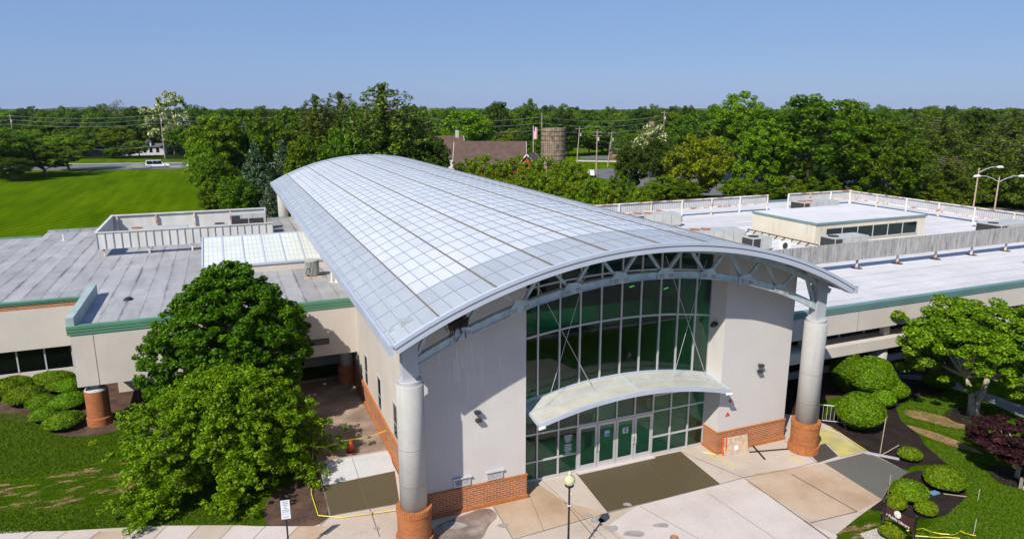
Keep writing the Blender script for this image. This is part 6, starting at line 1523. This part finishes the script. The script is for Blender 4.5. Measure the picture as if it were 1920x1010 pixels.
# pylons
for px_, yt, dep, lab in ((269, 192, 800, 'faint lattice pylon on the skyline left of the blossom tree'), (804, 187, 900, 'faint lattice pylon on the skyline right of the tallest pine'), (1142, 195, 1000, 'faint lattice pylon on the skyline right of the silo')):
    p = atdepth(px_, yt, dep); t_ = thing('pylon', lab, 'pylon', (p.x, p.y, 0)); mb = MB(); h = p.z; c, s = rt.x, rt.y
    for sx in (-1, 1): mb.bar((sx * 2.2 * c, sx * 2.2 * s, 0), (sx * .4 * c, sx * .4 * s, h), .35, .35)
    for k in range(7): z = h * (.55 + .06 * k); wq = 2.2 - 1.8 * z / h; mb.bar((-wq * c, -wq * s, z), (wq * c, wq * s, z + h * .04), .2, .2)
    for z in (h * .8, h * .9, h * .98): mb.bar((-3.5 * c, -3.5 * s, z), (3.5 * c, 3.5 * s, z), .25, .25)
    mb.build('lattice', 'pylon_grey', t_)
# flag pole
p = atdepth(1000, 238, 176); t_ = thing('flagpole', 'white pole with red and white striped flag left of the silo', 'flagpole', (p.x, p.y, 0))
mb = MB(); mb.tube([(0, 0, 0), (0, 0, p.z + .3)], .06, 8); mb.build('pole', 'white_paint', t_)
fl = MB(); c, s = rt.x, rt.y
for i in range(6):
    fl.cur = i % 2; x0, x1 = i * .16, (i + 1) * .16
    fl.face([(x0 * c, x0 * s - .03 * (i % 3), p.z - 2.9), (x1 * c, x1 * s - .03 * ((i + 1) % 3), p.z - 3.1), (x1 * c, x1 * s - .03 * ((i + 1) % 3), p.z - (.1 if i > 1 else 1.0)), (x0 * c, x0 * s - .03 * (i % 3), p.z - (.1 if i > 1 else 1.0))])
fl.build('flag', ['red_mark', 'white_paint'], t_); mb = MB(); mb.face([(0, -.02, p.z - 1.0), (.32 * c, .32 * s - .02, p.z - 1.0), (.32 * c, .32 * s - .02, p.z - .05), (0, -.02, p.z - .05)]); mb.build('canton', 'lawn_flag_blue', t_)
# street lamps at right
def slamp(px_, ytop, depth, arms, label):
    p = atdepth(px_, ytop, depth); t_ = thing('street_lamp', label, 'street lamp', (p.x, p.y, 0)); h = p.z
    mb = MB(); mb.tube([(0, 0, 0), (0, 0, h)], [.12, .075], 10); mb.build('pole', 'wood_board', t_)
    for s_ in arms:
        c, s = rt.x * s_, rt.y * s_; z = h - .5
        mb = MB(); mb.tube([(0, 0, z - .1), (.9 * c, .9 * s, z + .35), (1.7 * c, 1.7 * s, z + .62), (2.4 * c, 2.4 * s, z + .62)], .05, 8); a = mb.build('arm', 'alu', t_)
        mb = MB(); mb.tube([(2.3 * c, 2.3 * s, z + .60), (2.55 * c, 2.55 * s, z + .62), (3.0 * c, 3.0 * s, z + .60), (3.25 * c, 3.25 * s, z + .56)], [.06, .17, .17, .05], 10); mb.build('lamp_head', 'white_paint', a)
slamp(1836, 315, 92, (1,), 'pale pole street lamp with one arm, the taller left one behind the rusty screen')
slamp(1874, 332, 86, (-1, 1), 'pale pole street lamp with two arms spread like wings')
# vehicles
def vehicle(label, cat, px_, py_, rz, L_, H_, mat, kind, name):
    p = at(px_, py_); t_ = thing(name, label, cat, (p.x, p.y, .04), rz); W2 = 1.85
    if kind == 'suv': prof = [(-.5, .45), (-.5, .95), (-.49, 1.05), (-.47, H_), (.16, H_), (.26, 1.12), (.47, 1.0), (.5, .85), (.5, .45)]
    else: prof = [(-.5, .4), (-.5, .85), (-.34, .95), (-.22, H_), (.08, H_), (.24, .95), (.46, .82), (.5, .65), (.5, .4)]
    n = len(prof); mb = MB(); vs = []
    for y, k in ((-W2 / 2, 1), (W2 / 2, 1)):
        for x, z in prof: inn = .12 if z > 1.0 else 0; vs.append((x * L_, y - math.copysign(inn, y), z))
    mb.add(vs, [tuple(range(n)), tuple(range(n, 2 * n))[::-1]] + [(k, n + k, n + (k + 1) % n, (k + 1) % n) for k in range(n)]); mb.build('body', mat, t_)
    mb = MB(); zt_ = H_ - .1; zb = 1.08 if kind == 'suv' else .92
    segs = [(-.44, -.22), (-.19, -.02), (.0, .17)] if kind == 'suv' else [(-.24, -.08), (-.06, .12)]
    for s_ in (-1, 1):
        for a, b_ in segs: mb.add([(a * L_, s_ * (W2 / 2 + .01 - .02), zb), (b_ * L_ + .15, s_ * (W2 / 2 - .01), zb), (b_ * L_, s_ * (W2 / 2 - .09), zt_), (a * L_, s_ * (W2 / 2 - .09), zt_)], [(0, 1, 2, 3) if s_ < 0 else (3, 2, 1, 0)])
    x0, x1 = (.17, .26) if kind == 'suv' else (.09, .23)
    mb.face([(x1 * L_ + .02, -.8, zb + .05), (x1 * L_ + .02, .8, zb + .05), (x0 * L_ + .02, .75, zt_), (x0 * L_ + .02, -.75, zt_)]); mb.build('windows', 'glass_dark', t_)
    for x in (-.32, .32):
        for s_ in (-1, 1):
            y = s_ * (W2 / 2 - .08); r_ = .38 if kind == 'suv' else .32
            mb = MB(); mb.tube([(x * L_, y - .13, r_ - .02), (x * L_, y + .13, r_ - .02)], r_, 18); wh = mb.build('wheel', 'tyre', t_)
            mb = MB(); mb.tube([(x * L_, y + s_ * .125, r_ - .02), (x * L_, y + s_ * .145, r_ - .02)], r_ * .6, 14); mb.build('rim', 'alu', wh)
    mb = MB()
    for s_ in (-1, 1): mb.box((L_ * .49, s_ * .75 - .15, .68), (L_ * .503, s_ * .75 + .15, .84))
    mb.build('headlights', 'sign_white', t_)
vehicle('white pickup truck with a cap driving on the left road', 'pickup truck', 296, 314.2, R(2), 6.2, 2.1, 'car_white', 'suv', 'pickup_truck')
vehicle('silver sedan driving just behind the white pickup on the left road', 'car', 260, 317.0, R(2), 5.6, 1.45, 'car_silver', 'sedan', 'sedan')
vehicle('pale car half hidden by the trees at the right end of the left road', 'car', 366, 313.0, R(2), 4.8, 1.5, 'car_white', 'sedan', 'sedan')
vehicle('white car glimpsed through the hedge in the parking lot right of the silo', 'car', 1108, 331.0, R(60), 4.8, 1.6, 'car_white', 'suv', 'parked_car')

# cars and trees added behind the camera, unseen, for the entrance glass to mirror
def parked(label, x, y, rz, mat, kind):
    q0 = at(960, 900); vehicle(label, 'car', 960, 900, rz, 4.7, 1.5 if kind == 'sedan' else 1.8, mat, kind, 'parked_car')
    t_ = [o for o in bpy.data.objects if o.get('label') == label][0]; t_.location = (x, y, .03)
parked('unseen white car added for glass reflections, nearest the left bay line', -4.5, -3.4, R(90), 'car_white', 'suv')
parked('unseen silver sedan added for glass reflections in the middle bays', 6.4, -3.4, R(90), 'car_silver', 'sedan')
parked('unseen white sedan added for glass reflections to the right', 14.5, -3.4, R(-90), 'car_white', 'sedan')
for x_, y_, w_, h_, lab in ((2.0, 8.8, 3.2, 4.2, 'unseen young tree added for glass reflections at the car park kerb, left of the entrance axis'), (21.0, 8.0, 3.6, 4.6, 'unseen young tree added for glass reflections at the car park kerb, right of the entrance axis')):
    K['mid'].place((x_, y_ - 4, 0), w_, h_, lab)
for x_, y_, lab in ((-8, -14, 'unseen tall tree added for glass reflections beyond the car park bays, left'), (6, -16, 'unseen tall tree added for glass reflections beyond the car park bays, centre'), (19, -15, 'unseen tall tree added for glass reflections beyond the car park bays, right'), (33, -13, 'unseen tall tree added for glass reflections beyond the car park bays, far right')):
    K['dark'].place((x_, y_, 0), 9, 11, lab)
# ------------------------------------------------------------------ haze
m = bpy.data.materials.new('haze_air'); m.use_nodes = True; t = m.node_tree; t.nodes.clear()
pv = t.nodes.new('ShaderNodeVolumePrincipled'); pv.inputs['Density'].default_value = 0.00004; pv.inputs['Color'].default_value = (0.75, 0.86, 1.0, 1); pv.inputs['Anisotropy'].default_value = 0.0
ou = t.nodes.new('ShaderNodeOutputMaterial'); t.links.new(pv.outputs[0], ou.inputs['Volume'])

mb = MB(); mb.box((-5200, -90, -1), (8600, 8600, 30))
hz = mb.build('haze', m, kind='stuff')
tag(hz, 'thin summer haze filling the air to the far hills', 'haze')
